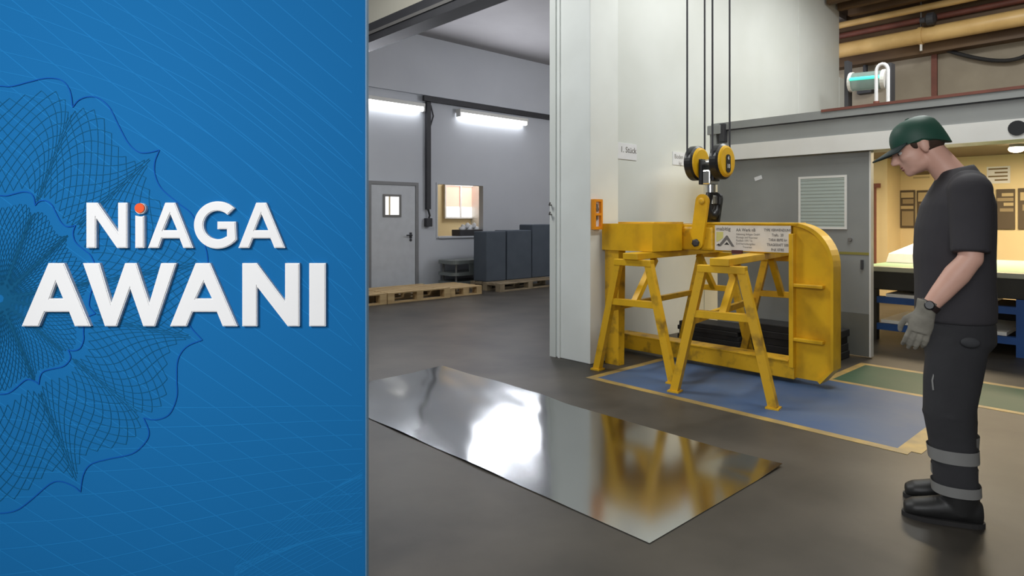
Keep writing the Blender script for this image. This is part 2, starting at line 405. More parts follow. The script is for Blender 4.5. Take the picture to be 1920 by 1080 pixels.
# unseen lamp housings of the bay, added over the area lights
for (lv, lu), p in BAY_LAMPS:
    o = MB().box((lv-.85, lu-.3, 5.02), (lv+.85, lu+.3, 5.2), .01).build('ceiling_light', M_midmetal)
    tag(o, 'long grey ceiling light box under the bay roof', 'light', 'bay ceiling lights')

# ---------------------------------------------------------------- roof steel and pipes at the back
def on_pipe(name, v, px, py, r, m, label, cat, u0=-2.9, u1=4.6):
    p = on_v(px, py, v)
    t = thing(name, (v, (u0+u1)/2, p.z), label, cat)
    part('pipe', MB().tube([(v, u0, p.z), (v, u1, p.z)], r, 20), m, t)
    return t, p.z
pt, pz = on_pipe('large_pipe', 11.75, 1740, 65, .125, M_pipe, 'thick tan pipe running under the brown roof', 'pipe')
for px in (1727,):
    k = on_v(px, 60, 11.75)
    part('pipe_clamp', MB().disc((11.75, k.y-.03, pz), (0, 1, 0), [(0, .14), (.06, .14)], 20), M_pipe, pt)
    part('hanger', MB().tube([(11.75, k.y, pz+.12), (11.75, k.y, pz+.62)], .012, 6), M_midmetal, pt)
    part('drain_valve', MB().tube([(11.75, k.y, pz-.12), (11.75, k.y, pz-.24)], .02, 8), M_band, pt)
on_pipe('slim_pipe', 11.68, 1640, 34, .055, M_pipe, 'slim tan pipe above the thick pipe', 'pipe')
on_pipe('brown_pipe', 11.9, 1640, 55, .05, M_rust, 'thin red-brown pipe between the tan pipes', 'pipe')
k = on_v(1742, 36, 11.6)
vv = thing('pipe_valve', k, 'dark round valve on the pipes under the roof', 'valve')
part('valve_body', MB().disc(k+Vector((0, -.1, 0)), (0, 1, 0), [(0, .05), (.03, .1), (.12, .1), (.15, .05), (.22, .05)], 16), M_darkmetal, vv)
rf = struct('trim_4', MB().box((11.95, -3, 4.0), (12.2, 5.5, CEIL)), M_brown)
for k in range(3):
    MB().box((10.6+k*.45, -3, 4.75-.0*k), (10.72+k*.45, 4.1, CEIL)).build('roof_joist', M_brown, rf)
p0 = on_v(1752, 78, V_BACK-.03); p1 = on_v(1752, 175, V_BACK-.03)
o = MB().box((V_BACK-.05, p0.y-.04, 2.5), (V_BACK, p0.y+.04, p0.z)).build('conduit', M_rust)
tag(o, 'upright red-brown conduit on the beige wall', 'conduit')
a = on_v(1735, 80, 12.1); b = on_v(1850, 112, 12.1); c = on_v(1925, 103, 12.1)
pts = []
for k in range(17):
    t = k/16; pts.append(a*(1-t)**2 + (b*2-(a+c)*.5)*2*t*(1-t) + c*t*t)
tag(MB().tube(pts, .03, 8).build('sagging_cable', M_rubber), 'dark cable sagging across the beige wall', 'cable')

# glowing green device above the door beam
a = on_v(1600, 154, 9.5); b = on_v(1655, 149, 9.5)
gd = thing('tube_lamp', (9.5, (a.y+b.y)/2, 2.38), 'clear tube lamp glowing green above the grey beam', 'lamp')
part('glass_housing', MB().tube([a, b], .125, 20), mat('cloudy_housing', rgb(150, 170, 164), .2, 0, alpha=.6), gd)
part('glow_tube', MB().tube([a+Vector((-.13, 0, .02)), b+Vector((-.13, 0, .02))], .022, 8), M_green_led, gd)
part('end_cap', MB().disc(a, a-b, [(0, .135), (.04, .135)], 20), M_band, gd)
part('end_cap', MB().disc(b, b-a, [(0, .135), (.05, .135)], 20), M_band, gd)
part('bracket', MB().box((9.45, b.y-.12, 2.38), (9.6, b.y-.06, b.z+.2)), M_darkmetal, gd)
part('bracket', MB().box((9.45, a.y+.05, 2.38), (9.6, a.y+.1, a.z+.3)), M_darkmetal, gd)
part('bracket_foot', MB().box((9.4, b.y-.15, 2.38), (9.65, a.y+.12, 2.5)), M_darkmetal, gd)
a = on_v(1643, 190, 9.0); b = on_v(1665, 190, 9.0); tp = on_v(1654, 120, 9.0)
pts = [Vector((9, a.y, 2.40)), a]
for k in range(9):
    t = PI*k/8; pts.append(Vector((9, (a.y+b.y)/2 + (a.y-b.y)/2*math.cos(t), tp.z-.09+.09*math.sin(t))))
pts += [b+Vector((0, 0, -.05)), Vector((9, b.y, 2.40))]
hz = thing('bent_hose', (9, (a.y+b.y)/2, 2.38), 'white bent hose looping up above the grey beam', 'hose')
part('hose', MB().tube(pts, .022, 10), M_paper, hz)
part('collar', MB().disc((9, a.y, 2.38), (0, 0, 1), [(0, .06), (.03, .06), (a.z-2.38, .035)], 14), M_rust, hz)
q = on_v(1590, 160, 10.2)
o = MB().tube([(10.2, q.y, 2.38), (10.2, q.y, q.z+.35)], .03, 8).build('upright_pole', M_darkmetal)
tag(o, 'thin dark pole beside the end of the white wall', 'pole')
q = on_v(1622, 118, 12.1)
o = MB().box((12.05, q.y-.12, 3.5), (12.2, q.y+.12, 3.75), .01).tube([(12.12, q.y, 3.75), (12.12, q.y, 4.1)], .04, 8).build('junction_box', M_darkmetal)
tag(o, 'grey junction box under the pipes', 'box')

# ---------------------------------------------------------------- lit room contents
tb = thing('roller_bed', (7.69, .6, 0), 'long dark machine bed with green top on blue legs', 'machine')
TU0, TU1 = -1.2, 2.62
part('bed_frame', MB().box((7.66, TU0, .55), (10.1, TU1, .76), .01), M_darkbed, tb)
part('green_top', MB().box((7.72, TU0, .76), (10.1, TU1, .795)), M_felt, tb)
part('front_lip', MB().box((7.64, TU0, .745), (7.72, TU1, .80), .008), mat('pale_steel_lip', rgb(178, 178, 160), .4, .3), tb)
part('stop_bar', MB().box((7.66, TU1, .5), (7.9, TU1+.08, .95), .01), M_darkbed, tb)
for z in (.44, .15):
    part('rail', MB().box((7.66, TU0, z-.035), (7.74, TU1, z+.035)), M_bluepipe, tb)
    part('rail', MB().box((9.9, TU0, z-.035), (9.98, TU1, z+.035)), M_bluepipe, tb)
for u in (-.9, 1.18, 2.48):
    for v in (7.7, 9.94):
        part('leg', MB().box((v-.045, u-.045, 0), (v+.045, u+.045, .55)), M_bluepipe if u < 2 else M_darkbed, tb)
for i, (u0, u1, z) in enumerate(((1.95, 2.35, .475), (1.45, 1.8, .475), (.7, 1.1, .475), (1.3, 1.75, .19), (.55, 1.05, .19), (2.0, 2.4, .19))):
    o = MB().box((7.68, u0, z), (8.6, u1, z+.035)).build('stored_board', M_band)
    up = z > .3
    tag(o, 'pale board stored on the upper blue rail of the machine bed' if up else 'pale board stored on the lower blue rail of the machine bed', 'board', 'boards on the upper rail' if up else 'boards on the lower rail')
for u0, u1 in ((1.35, 2.2), (.2, .9)):
    o = MB().box((8.7, u0, 0), (9.5, u1, .36), .02).build('storage_bin', M_rubber)
    tag(o, 'black bin on the floor under the machine bed', 'bin', 'bins under the machine bed')
tr = thing('white_tray', (9.2, 2.4, .795), 'white sloping tray with a black handle rail on the green bed', 'tray')
part('tray_body', MB().add([(8.5, 1.9, .80), (10.05, 1.9, .80), (10.05, 2.6, .80), (8.5, 2.6, .80), (8.6, 1.95, .9), (10.05, 1.95, 1.04), (10.05, 2.6, 1.04), (8.6, 2.6, .9)], [(0,3,2,1),(4,5,6,7),(0,1,5,4),(1,2,6,5),(2,3,7,6),(3,0,4,7)]), M_paper, tr)
part('handle_rail', MB().tube([(9.3, 2.5, .98), (9.3, 2.5, 1.12), (9.3, 1.98, 1.12), (9.3, 1.98, .98)], .022, 8), M_black, tr)
# display boards on the room wall
def board(px0, px1, py0, py1, rows, label, dark=True):
    a = on_v(px0, py0, V_BACK-.06); b = on_v(px1, py1, V_BACK-.06)
    t = thing('wall_board', (V_BACK-.05, (a.y+b.y)/2, b.z), label, 'board')
    part('backing', MB().box((V_BACK-.06, b.y, b.z), (V_BACK-.032, a.y, a.z), .004), mat('dark_board', rgb(84, 72, 56), .6), t)
    n = len(rows)
    for i, (f0, f1, w) in enumerate(rows):
        part('sheet', MB().box((V_BACK-.066, b.y+(a.y-b.y)*.08, a.z+(b.z-a.z)*f1), (V_BACK-.06, b.y+(a.y-b.y)*w, a.z+(b.z-a.z)*f0)), mat('khaki_sheet', rgb(150, 134, 104), .6) if i % 2 else mat('tan_sheet', rgb(186, 168, 130), .6), t)
board(1687, 1715, 357, 427, [(.06, .2, .9), (.24, .36, .8), (.42, .5, .92), (.56, .95, .85)], 'narrow brown notice board with pale sheets, beside the cream pier')
board(1719, 1745, 357, 427, [(.06, .3, .9), (.36, .5, .8)], 'brown notice board partly hidden by the worker')
board(1868, 1903, 355, 430, [(.1, .18, .7), (.22, .3, .95), (.34, .42, .6), (.48, .56, .8)], 'dark notice board with rows of slips behind the worker')
board(1909, 1950, 353, 430, [(.1, .3, .9), (.4, .55, .8)], 'dark notice board with two pale sheets, beyond the one with slips')
a = on_v(1850, 313, V_BACK-.04); b = on_v(1894, 343, V_BACK-.04)
t = thing('notice_sheet', (V_BACK-.04, a.y, b.z), 'small white notice with dark lines on the cream wall', 'notice')
part('sheet', MB().box((V_BACK-.036, b.y, b.z), (V_BACK-.031, a.y, a.z)), M_paper, t)
for k in range(4):
    z = a.z-(a.z-b.z)*(.12+.22*k)
    part('printed_line', MB().box((V_BACK-.039, b.y+.03, z-.018), (V_BACK-.0362, a.y-.02-.08*(k % 2), z+.005)), mat('brown_print', rgb(120, 100, 66), .6), t)
a = on_v(1712, 322, V_BACK-.04); b = on_v(1736, 334, V_BACK-.04)
t = thing('door_plate', (V_BACK-.04, a.y, b.z), 'little brown plate high on the cream wall', 'sign')
part('plate', MB().box((V_BACK-.036, b.y-.05, (a.z+b.z)/2), (V_BACK-.031, a.y, a.z)), mat('brown_print', rgb(120, 100, 66), .6), t)
part('plate_strip', MB().box((V_BACK-.036, b.y-.05, b.z), (V_BACK-.031, a.y, (a.z+b.z)/2-.03)), mat('tan_sheet', rgb(186, 168, 130), .6), t)
q = on_v(1641, 350, 11.4)
rp = thing('red_standpipe', (11.4, q.y, 0), 'thin red standpipe beside the cream pier', 'pipe')
part('pipe', MB().tube([(11.4, q.y, 0), (11.4, q.y, q.z)], .02, 8), M_rust, rp)
part('tee', MB().box((11.36, q.y-.07, q.z-.02), (11.44, q.y+.07, q.z+.05)), M_rust, rp)
q = on_v(1906, 281, 10.6)
rl = thing('round_ceiling_lamp', (10.6, q.y, 2.22), 'small glowing warm lamp under the room ceiling', 'lamp')
part('lamp_glass', MB().ell((10.6, q.y, 2.24), (.09, .09, .05)), M_lamp, rl)
part('lamp_base', MB().disc((10.6, q.y, 2.26), (0, 0, 1), [(0, .08), (.04, .08)], 18), M_midmetal, rl)

# ---------------------------------------------------------------- side hall contents
def tube_lamp(v0, v1, label):
    t = thing('tube_light', ((v0+v1)/2, U_HALL, 3.4), label, 'light', None)
    part('housing', MB().box((v0, U_HALL-.16, 3.43), (v1, U_HALL-.0, 3.5), .008), M_band, t)
    part('tube', MB().tube([(v0+.03, U_HALL-.1, 3.395), (v1-.03, U_HALL-.1, 3.395)], .05, 12), M_tube, t)
    part('end_holder', MB().box((v0, U_HALL-.15, 3.35), (v0+.03, U_HALL-.03, 3.43)), M_band, t)
    part('end_holder', MB().box((v1-.03, U_HALL-.15, 3.35), (v1, U_HALL-.03, 3.43)), M_band, t)
tube_lamp(5.05, 7.0, 'lit fluorescent tube on the hall wall above the grey door')
tube_lamp(7.83, 9.71, 'lit fluorescent tube on the hall wall above the pass-through window')
hl = bpy.data.lights.new('hall_fill', 'POINT'); hl.energy = 125; hl.color = (.93, .94, 1); hl.shadow_soft_size = .25  # added unseen point light that brightens the hall ceiling and walls
hlo = bpy.data.objects.new('hall_fill', hl); COL.objects.link(hlo); hlo.location = (9.6, 6.2, 3.3)
pdl = thing('added_pendant', (9.6, 6.2, 3.62), 'pendant lamp hanging from the hall ceiling behind the white pillar', 'lamp')
part('shade', MB().disc((9.6, 6.2, 3.62), (0, 0, 1), [(0, .22), (.1, .16), (.16, .04)], 20), M_band, pdl)
part('cord', MB().tube([(9.6, 6.2, 3.78), (9.6, 6.2, 4.8)], .012, 6), M_black, pdl)
o = MB().box((7.0, U_HALL-.12, 3.56), (12.2, U_HALL-.06, 3.66)).build('cable_tray', M_darkmetal)
tag(o, 'dark cable tray along the hall wall', 'cable tray')
q = on_u(800, 200, U_HALL)
cc = thing('cable_drop', (q.x, U_HALL, 1.2), 'dark vertical cable duct with a control box at its end', 'duct')
part('duct', MB().box((q.x-.045, U_HALL-.08, 1.5), (q.x+.045, U_HALL-.01, 3.555)), M_darkmetal, cc)
part('cable', MB().tube([(q.x, U_HALL-.05, 1.5), (q.x+.03, U_HALL-.06, 1.38), (q.x, U_HALL-.06, 1.3)], .02, 8), M_black, cc)
part('control_box', MB().box((q.x-.07, U_HALL-.1, 1.17), (q.x+.07, U_HALL-.01, 1.33), .01), M_darkmetal, cc)
part('side_cable', MB().tube([(q.x+.06, U_HALL-.05, 3.5), (q.x+.12, U_HALL-.05, 3.3), (q.x+.05, U_HALL-.05, 3.1)], .015, 8), M_darkmetal, cc)
# things in the pass-through
tt = thing('dark_tray', (8.2, U_HALL+.1, OZ0+.005), 'dark tray with crumpled white packing on the pass-through sill', 'tray')
part('tray', MB().box((7.93, U_HALL-.03, OZ0+.005), (8.52, U_HALL+.25, OZ0+.13), .01), M_darkmetal, tt)
pm = MB()
for k in range(7):
    pm.ell((8.06+.06*k, U_HALL+.08+.03*math.sin(k*2), OZ0+.15+.03*(k % 3)), (.07, .06, .045), Matrix.Rotation(k, 3, 'Y'), 8, 6)
part('packing', pm, M_paper, tt)
sh = thing('office_shelf', (9.9, 11.6, 0), 'white shelves beside the bright office window', 'shelf')
for z in (1.3, 1.55, 1.8, 2.05):
    part('shelf_board', MB().box((9.75, 11.6, z), (10.5, 12.0, z+.03)), M_band, sh)
part('side', MB().box((9.72, 11.6, 0), (9.75, 12.0, 2.1)), M_band, sh)
part('side', MB().box((10.46, 11.6, 0), (10.495, 12.0, 2.1)), M_band, sh)

def pallet(loc, rz, L, D, H, label, m, group=None):
    t = empty('wooden_pallet', loc, rz, label, 'pallet', group)
    n = 5
    for k in range(n):
        y = -D/2 + k*(D-.12)/(n-1)
        MB().box((-L/2, y, H-.022), (L/2, y+.12, H), .002).build('deck_board', m, t)
    for k in range(3):
        x = -L/2 + k*(L-.12)/2
        MB().box((x, -D/2, H-.044), (x+.12, D/2, H-.0225)).build('stringer', m, t)
        for j in range(3):
            y = -D/2 + j*(D-.12)/2
            MB().box((x, y, .022), (x+.12, y+.12, H-.0445)).build('block', m, t)
    for j in range(3):
        y = -D/2 + j*(D-.12)/2
        MB().box((-L/2, y, 0), (L/2, y+.12, .0215)).build('bottom_board', m, t)
    return t
for i, (v, lab) in enumerate(((4.48+.2, 'pale wooden pallet on the hall floor reaching behind the blue display wall'), (5.9, 'pale wooden pallet on the hall floor in front of the grey door'), (7.0, None))):
    if lab: pallet((v, 9.0, 0), 0, 1.2, .85, .17, lab, M_wood)
# long loose planks on the pallets carry on to the right
pallet((6.87, 9.02, 0), .02, .72, .8, .15, 'short wooden pallet in front of the pass-through window', M_wood)
RZ = .05
bp = pallet((8.42, 9.03, 0), RZ, 1.62, .8, .15, 'grey wooden pallet carrying the dark slate blocks', M_wood2)
def slate(px0, px1, pytop, u, label):
    a = on_u(px0, pytop, u); b = on_u(px1, pytop, u)
    o = MB().box((a.x, u, .15), (b.x-.012, u+.38, a.z), .02).build('foam_block', M_slate)
    tag(o, label, 'block', 'slate blocks on the pallet')
slate(912, 950, 434, 9.0, 'tall slate-grey block on the pallet nearest the pass-through window')
slate(951, 998, 432, 9.0, 'tall slate-grey block in the middle of the pallet')
slate(998, 1048, 421, 9.02, 'tallest slate-grey block, beside the white pillar')
# low trolley
tl = thing('metal_trolley', (7.85, 9.72, 0), 'low grey metal trolley with two rounded shelves under the pass-through window', 'trolley')
def rr(v0, v1, u0, u1, r, n=5):
    pts = []
    for (cx, cy, a0) in ((v1-r, u1-r, 0), (v0+r, u1-r, PI/2), (v0+r, u0+r, PI), (v1-r, u0+r, 3*PI/2)):
        for k in range(n+1):
            t = a0+PI/2*k/n; pts.append((cx+r*math.cos(t), cy+r*math.sin(t)))
    return pts
M_trol = mat('trolley_grey', rgb(132, 138, 136), .35, .4)
for z0, z1, m in ((.46, .53, M_trol), (.24, .3, M_trol), (.08, .13, M_trol)):
    poly = rr(7.3, 8.45, 9.52, 10.08, .12)
    part('shelf', MB().prism(poly, lambda p: (p[0], p[1], z0), lambda p: (p[0], p[1], z1)), m, tl)
for v, u in ((7.42, 9.6), (8.34, 9.6), (7.42, 10.0), (8.34, 10.0)):
    part('post', MB().tube([(v, u, .08), (v, u, .5)], .02, 8), M_midmetal, tl)
    part('wheel', MB().disc((v, u-.015, .04), (0, 1, 0), [(0, .04), (.03, .04)], 12), M_black, tl)
part('side_panel', MB().box((7.7, 9.54, .3), (8.42, 9.56, .46)), M_trol, tl)
part('clamp', MB().box((7.95, 9.56, .53), (8.12, 9.66, .56)), M_darkmetal, tl)

# ---------------------------------------------------------------- signs on the white wall
fo = thing('orange_holder', (4.54, 3.76, 1.22), 'orange plastic frame holder with two openings on the white pillar', 'holder')
a = on_u(1101, 373, 3.765); b = on_u(1125, 430, 3.765)
zt, zb, v0, v1 = a.z, b.z, max(a.x, 4.462), b.x+.01
zm = (zt+zb)/2; w = .022
part('frame', MB().box((v0, 3.74, zb), (v0+w, 3.78, zt)).box((v1-w, 3.74, zb), (v1, 3.78, zt)).box((v0+w, 3.74, zt-w), (v1-w, 3.78, zt)).box((v0+w, 3.74, zb), (v1-w, 3.78, zb+w*1.2)).box((v0+w, 3.74, zm-w/2), (v1-w, 3.78, zm+w/2)), M_orange, fo)
part('card', MB().box((v0+w, 3.768, zm+w/2), (v1-w, 3.779, zt-w)), M_paper, fo)
part('card', MB().box((v0+w, 3.768, zb+w*1.2), (v1-w, 3.779, zm-w/2)), M_paper, fo)
part('dark_tab', MB().obox((v0+.05, 3.762, zt-.05), (v0+.075, 3.762, zm+.03), .008, .03, (1, 0, 0)), M_midmetal, fo)
part('dark_tab', MB().box((v0+.04, 3.76, zm-.05), (v0+.07, 3.768, zm-w/2)), M_midmetal, fo)
a = on_u(1158, 267, U_WALL-.02); b = on_u(1194, 301, U_WALL-.02)
ps = thing('paper_sign', (a.x, U_WALL-.014, b.z), 'white paper sign with one printed line on the wall beside the pillar', 'sign')
part('sheet', MB().box((max(a.x, 4.87), U_WALL-.018, b.z), (b.x, U_WALL-.0125, a.z)), M_paper, ps)
text_mesh('lettering', '1. Stück', .085, (a.x+.05, U_WALL-.019, (a.z+b.z)/2-.01), (1, 0, 0), (0, 0, 1), M_print, ps, bold=.001)
a = on_u(1262, 284, U_WALL-.02); b = on_u(1296, 312, U_WALL-.02)
ps = thing('paper_sign', (a.x, U_WALL-.014, b.z), 'white paper sign half hidden behind the hook block', 'sign')
part('sheet', MB().box((a.x, U_WALL-.018, b.z), (b.x, U_WALL-.0125, a.z)), M_paper, ps)
text_mesh('lettering', 'Boden', .07, (a.x+.03, U_WALL-.019, a.z-.075), (1, 0, 0), (0, 0, 1), M_print, ps)
text_mesh('lettering', 'kg', .06, (a.x+.12, U_WALL-.019, a.z-.145), (1, 0, 0), (0, 0, 1), M_print, ps)

# ---------------------------------------------------------------- steel sheet on the floor
SV0, SV1, SU0, SU1 = 2.17, 3.37, 1.53, 4.56
sm = MB(); NU, NV = 150, 40
def sheet_z(v, u):
    w = u-.93*(v-2.2)
    f = max(0, min(1, (w-1.95)/.35)); f = f*f*(3-2*f)
    wv = .5+.5*math.sin((w-2.51)*2*PI/.74 + .35*math.sin(v*9)+.2*math.sin(v*21+1))
    c = .0
    if v > 3.1 and u < 1.85: c = .012*((v-3.1)/.27)*((1.85-u)/.32)
    return .004 + f*(.006*wv + .012*(v-SV0)**2) + c
for i in range(NU+1):
    for j in range(NV+1):
        u = SU0+(SU1-SU0)*i/NU; v = SV0+(SV1-SV0)*j/NV
        sm.v.append((v, u, sheet_z(v, u)))
nn = len(sm.v)
sm.v += [(p[0], p[1], p[2]-.0025) for p in sm.v]
q = lambda i, j: i*(NV+1)+j
for i in range(NU):
    for j in range(NV):
        sm.f.append((q(i, j), q(i, j+1), q(i+1, j+1), q(i+1, j))); sm.sm.append(True)
        sm.f.append((nn+q(i, j), nn+q(i+1, j), nn+q(i+1, j+1), nn+q(i, j+1))); sm.sm.append(True)
def side(ids):
    up = [sm.v[k] for k in ids]; dn = [sm.v[nn+k] for k in ids]; n = len(ids)
    sm.add(up+dn, [(k, k+1, n+k+1, n+k) for k in range(n-1)])
side([q(i, 0) for i in range(NU+1)]); side([q(i, NV) for i in range(NU+1)])
side([q(0, j) for j in range(NV+1)]); side([q(NU, j) for j in range(NV+1)])
tag(sm.build('steel_sheet', M_sheet), 'large polished steel sheet lying on the concrete floor, mirroring the hall', 'metal sheet')

# ---------------------------------------------------------------- yellow C frame
cf = thing('lifting_c_frame', (5.2, 2.9, 0), 'large yellow steel C-shaped lifting frame resting on two trestles', 'lifting frame')
VA, VB = 5.12, 5.27
UO, UI, ZT, ZB = 1.93, 2.25, 1.285, .035
RC = .31
arc = [(UO+RC-RC*math.sin(t), ZT-RC*1.08+RC*1.08*math.cos(t)) for t in [PI/2*k/12 for k in range(13)]]
outer = arc + [(UO, ZB+.12), (UO+.1, ZB)]
web = [(p[0]+.012, p[1]-.012*(1 if p[1] > .9 else (-1 if p[1] < .06 else 0))) for p in outer] + [(UI, ZB+.012), (UI, ZT-.012)]
def ext(poly, v0, v1): return MB().prism(poly, lambda p: (v0, p[0], p[1]), lambda p: (v1, p[0], p[1]))
part('web_plate', ext(web, VA+.03, VB-.03), M_yellow, cf)
rim = MB()
inner = []
for k, p in enumerate(outer):
    cxx, czz = UI, .66
    inner.append((p[0]+.022*(1 if p[0] < UI else 0), p[1]-.022*(1 if p[1] > 1.0 else (-1 if p[1] < .06 else 0))))
for i in range(len(outer)-1):
    a0, a1, b0, b1 = outer[i], outer[i+1], inner[i], inner[i+1]
    rim.add([(VA-.0, *a0), (VA, *a1), (VA, *b1), (VA, *b0), (VB, *a0), (VB, *a1), (VB, *b1), (VB, *b0)], [(0,1,2,3),(4,7,6,5),(0,4,5,1),(2,6,7,3),(1,5,6,2),(0,3,7,4)])
part('outer_flange', rim, M_yellow, cf)
part('inner_flange', MB().box((VA-.03, UI-.025, .13), (VB, UI+.01, 1.2), .004), M_yellow, cf)
for z in (.79, .36):
    part('rib', MB().box((VA-.03, UO+.07, z-.014), (VA+.03, UI-.025, z+.014), .006), M_yellow, cf)
part('top_arm', MB().box((VA, UI+.01, 1.035), (VB, 3.5, 1.27), .006), M_yellow, cf)
part('top_cap', MB().box((VA-.01, UI-.05, 1.27), (VB+.01, 3.0, 1.288), .004), M_yellow, cf)
part('bottom_arm', MB().box((VA, UI-.02, .035), (VB, 4.0, .17), .006), M_yellow2, cf)
part('arm_cap', MB().box((VA-.015, UI+.02, .17), (VB+.015, 4.0, .185), .004), M_yellow2, cf)
# counterweight box with chamfered front end
cw = [(4.58, 3.75), (4.58, 3.20), (5.02, 3.19), (5.06, 3.24), (5.27, 3.24), (5.27, 3.75)]
part('counterweight', MB().prism(cw, lambda p: (p[0], p[1], 1.036), lambda p: (p[0], p[1], 1.275)), M_yellow, cf)
part('counterweight_lid', MB().box((4.75, 3.3, 1.275), (5.22, 3.7, 1.29), .004), M_yellow, cf)
part('lift_lug', MB().box((VA-.02, 2.93, 1.036), (VB+.02, 3.26, 1.25), .02), M_yellow2, cf)
# name plate
a = on_v(1332, 427, VA-.004); b = on_v(1483, 477, VA-.004)
sp = part('sign_plate', MB().box((VA-.006, b.y, 1.045), (VA-.0005, 2.92, 1.262), .001), M_signwhite, cf, 'white sign plate with printed lines and a triangle logo')
X, Yd = (0, -1, 0), (0, 0, 1)
ty = VA-.0075
def line(s, u, z, size, m=M_print, al='LEFT', bold=.0, sx=1.): text_mesh('lettering', s, size, (ty, u, z), X, Yd, m, sp, al, bold, sx)
line('mabitig', 2.905, 1.218, .046, M_print, bold=.0006)
line('AA Werk nB', 2.72, 1.212, .038, M_print, bold=.0006, sx=.85)
for k, s in enumerate(('Hebezeug Anlagen GmbH', 'Montage und Reparatur', 'Postfach 1095 Tel.', 'D-4 Vorrichtungsbau', 'Traversen')):
    line(s, 2.72-(.06 if k == 4 else 0), 1.18-.027*k, .025, sx=.8)
for k, s in enumerate(('TYPE VERWENDUNG', 'Trafo.  20', 'TARA 80/95 kg', 'TRAGKRAFT 500', 'Prüf. 07/85')):
    line(s, 2.36, 1.216-.04*k, .031, M_print, 'CENTER', .0006, .78)
def flat(name, pts, m, d=.0): part(name, MB().prism(pts, lambda p: (ty-d, p[0], p[1]), lambda p: (ty-d+.001, p[0], p[1])), m, sp)
flat('yellow_patch', [(2.905, 1.205), (2.84, 1.205), (2.84, 1.155), (2.89, 1.12), (2.905, 1.12)], mat('pale_yellow_print', rgb(206, 200, 120), .6))
flat('logo', [(2.89, 1.08), (2.81, 1.175), (2.80, 1.175), (2.735, 1.08), (2.76, 1.08), (2.805, 1.14), (2.865, 1.08)], M_print, .001)
flat('logo', [(2.83, 1.095), (2.806, 1.118), (2.782, 1.095)], M_printdark, .001)
flat('logo', [(2.905, 1.088), (2.88, 1.104), (2.872, 1.088)], M_printdark, .002)
part('edge_clip', MB().box((VA-.03, 2.66, 1.02), (VA-.004, 2.75, 1.052)), mat('dark_red_clip', rgb(92, 46, 44), .5), cf)

# ---------------------------------------------------------------- trestles
def trestle(front, rear, label, extra=False):
    f = Vector((*front, 0)); r = Vector((*rear, 0)); d = r-f; L = d.length
    t = empty('steel_trestle', f, math.atan2(d.y, d.x), label, 'trestle', None)
    T = .06
    for x, sgn in ((0, 1), (L, -1)):
        for s in (-1, 1):
            g = MB().obox((x, s*.145, .945), (x, s*.36, .012), T, T, (1, 0, 0))
            lg = g.build('leg', M_yellow2, t)
            MB().box((x-.045, s*.36-.045, 0), (x+.045, s*.36+.045, .014)).build('foot_plate', M_yellow2, lg)
        MB().box((x-T/2-.005, -.175, .925), (x+T/2+.005, .175, .978), .004).build('head_bar', M_yellow, t)
        MB().box((x-T/2+.004, -.215, .585), (x+T/2-.004, .215, .64), .003).build('cross_bar', M_yellow, t)
        MB().obox((x+sgn*.02, 0, .62), (x+sgn*.36, 0, .965), .05, .05).build('brace', M_yellow, t)
    MB().box((-.06, -.07, .979), (L+.06, .07, 1.032), .004).build('top_beam', M_yellow, t)
    MB().box((.0, .232, .52), (L, .272, .57)).build('side_rail', M_yellow2, t)
    if extra:
        MB().add([(-.02, .30, 0), (.09, .30, 0), (.09, .44, 0), (-.02, .44, 0), (-.02, .22, .97), (.07, .22, .97), (.07, .38, .97), (-.02, .38, .97)], [(0,3,2,1),(4,5,6,7),(0,1,5,4),(1,2,6,5),(2,3,7,6),(3,0,4,7)]).build('support_post', M_yellow2, t)
    return t
t1 = trestle((4.385, 3.25), (5.98, 3.42), 'worn yellow steel trestle under the counterweight end of the frame, by the white pillar')
part('support_leg', MB().add([(4.60, 3.575, 0), (4.68, 3.575, 0), (4.68, 3.73, 0), (4.60, 3.73, 0), (4.60, 3.575, 1.036), (4.70, 3.575, 1.036), (4.70, 3.73, 1.036), (4.60, 3.73, 1.036)], [(0,3,2,1),(4,5,6,7),(0,1,5,4),(1,2,6,5),(2,3,7,6),(3,0,4,7)]), M_yellow2, cf)
trestle((4.285, 2.39), (5.90, 2.68), 'worn yellow steel trestle under the middle of the frame, beside the sign plate')
# black stacks behind the frame
for (u0, u1, z, lab) in ((3.25, 3.98, .19, 'low black rubber mat stack behind the frame, by the white wall'), (2.3, 3.2, .27, 'higher black rubber mat stack behind the frame, by the grey door')):
    t = thing('black_slab_stack', (6.33, (u0+u1)/2, 0), lab, 'mats')
    n = 4
    for k in range(n):
        part('mat', MB().box((6.17+.01*(k % 2), u0+.01*(k % 3), z*k/n+.0005), (6.5, u1-.015*(k % 2), z*(k+1)/n), .006), M_rubber, t)

# ---------------------------------------------------------------- hook block and shackle
hb = thing('hook_block', (5.205, 3.03, 1.55), 'crane hook block with two yellow and black rope sheaves on steel ropes', 'hook block')
CZ = 1.825
for u in (3.16, 2.91):
    c = Vector((5.205, u, CZ))
    sv = part('sheave_housing', MB().disc(c+Vector((0, .045, 0)), (0, -1, 0), [(0, .13), (.015, .158), (.075, .158), (.09, .14)], 36), M_black, hb)
    part('sheave_cover', MB().disc(c+Vector((0, -.045, 0)), (0, -1, 0), [(0, .14), (.012, .136), (.02, .12)], 36), M_yellow, sv)
    pl = []
    for k in range(20):
        t = 2*PI*k/20; pl.append((.038*math.cos(t), (-.02 if u < 3 else -.06) + .03*math.sin(t) + (.05 if math.sin(t) > 0 else -.05)))
    part('label_plate', MB().prism(pl, lambda p: (5.205+p[0], u-.065, CZ+p[1]), lambda p: (5.205+p[0], u-.071, CZ+p[1])), M_black, sv)
    for dv in (-.148, .148):
        part('rope', MB().tube([(5.205+dv, u, CZ+.03), (5.205+dv, u, CEIL)], .0085, 8), M_darkmetal, hb)
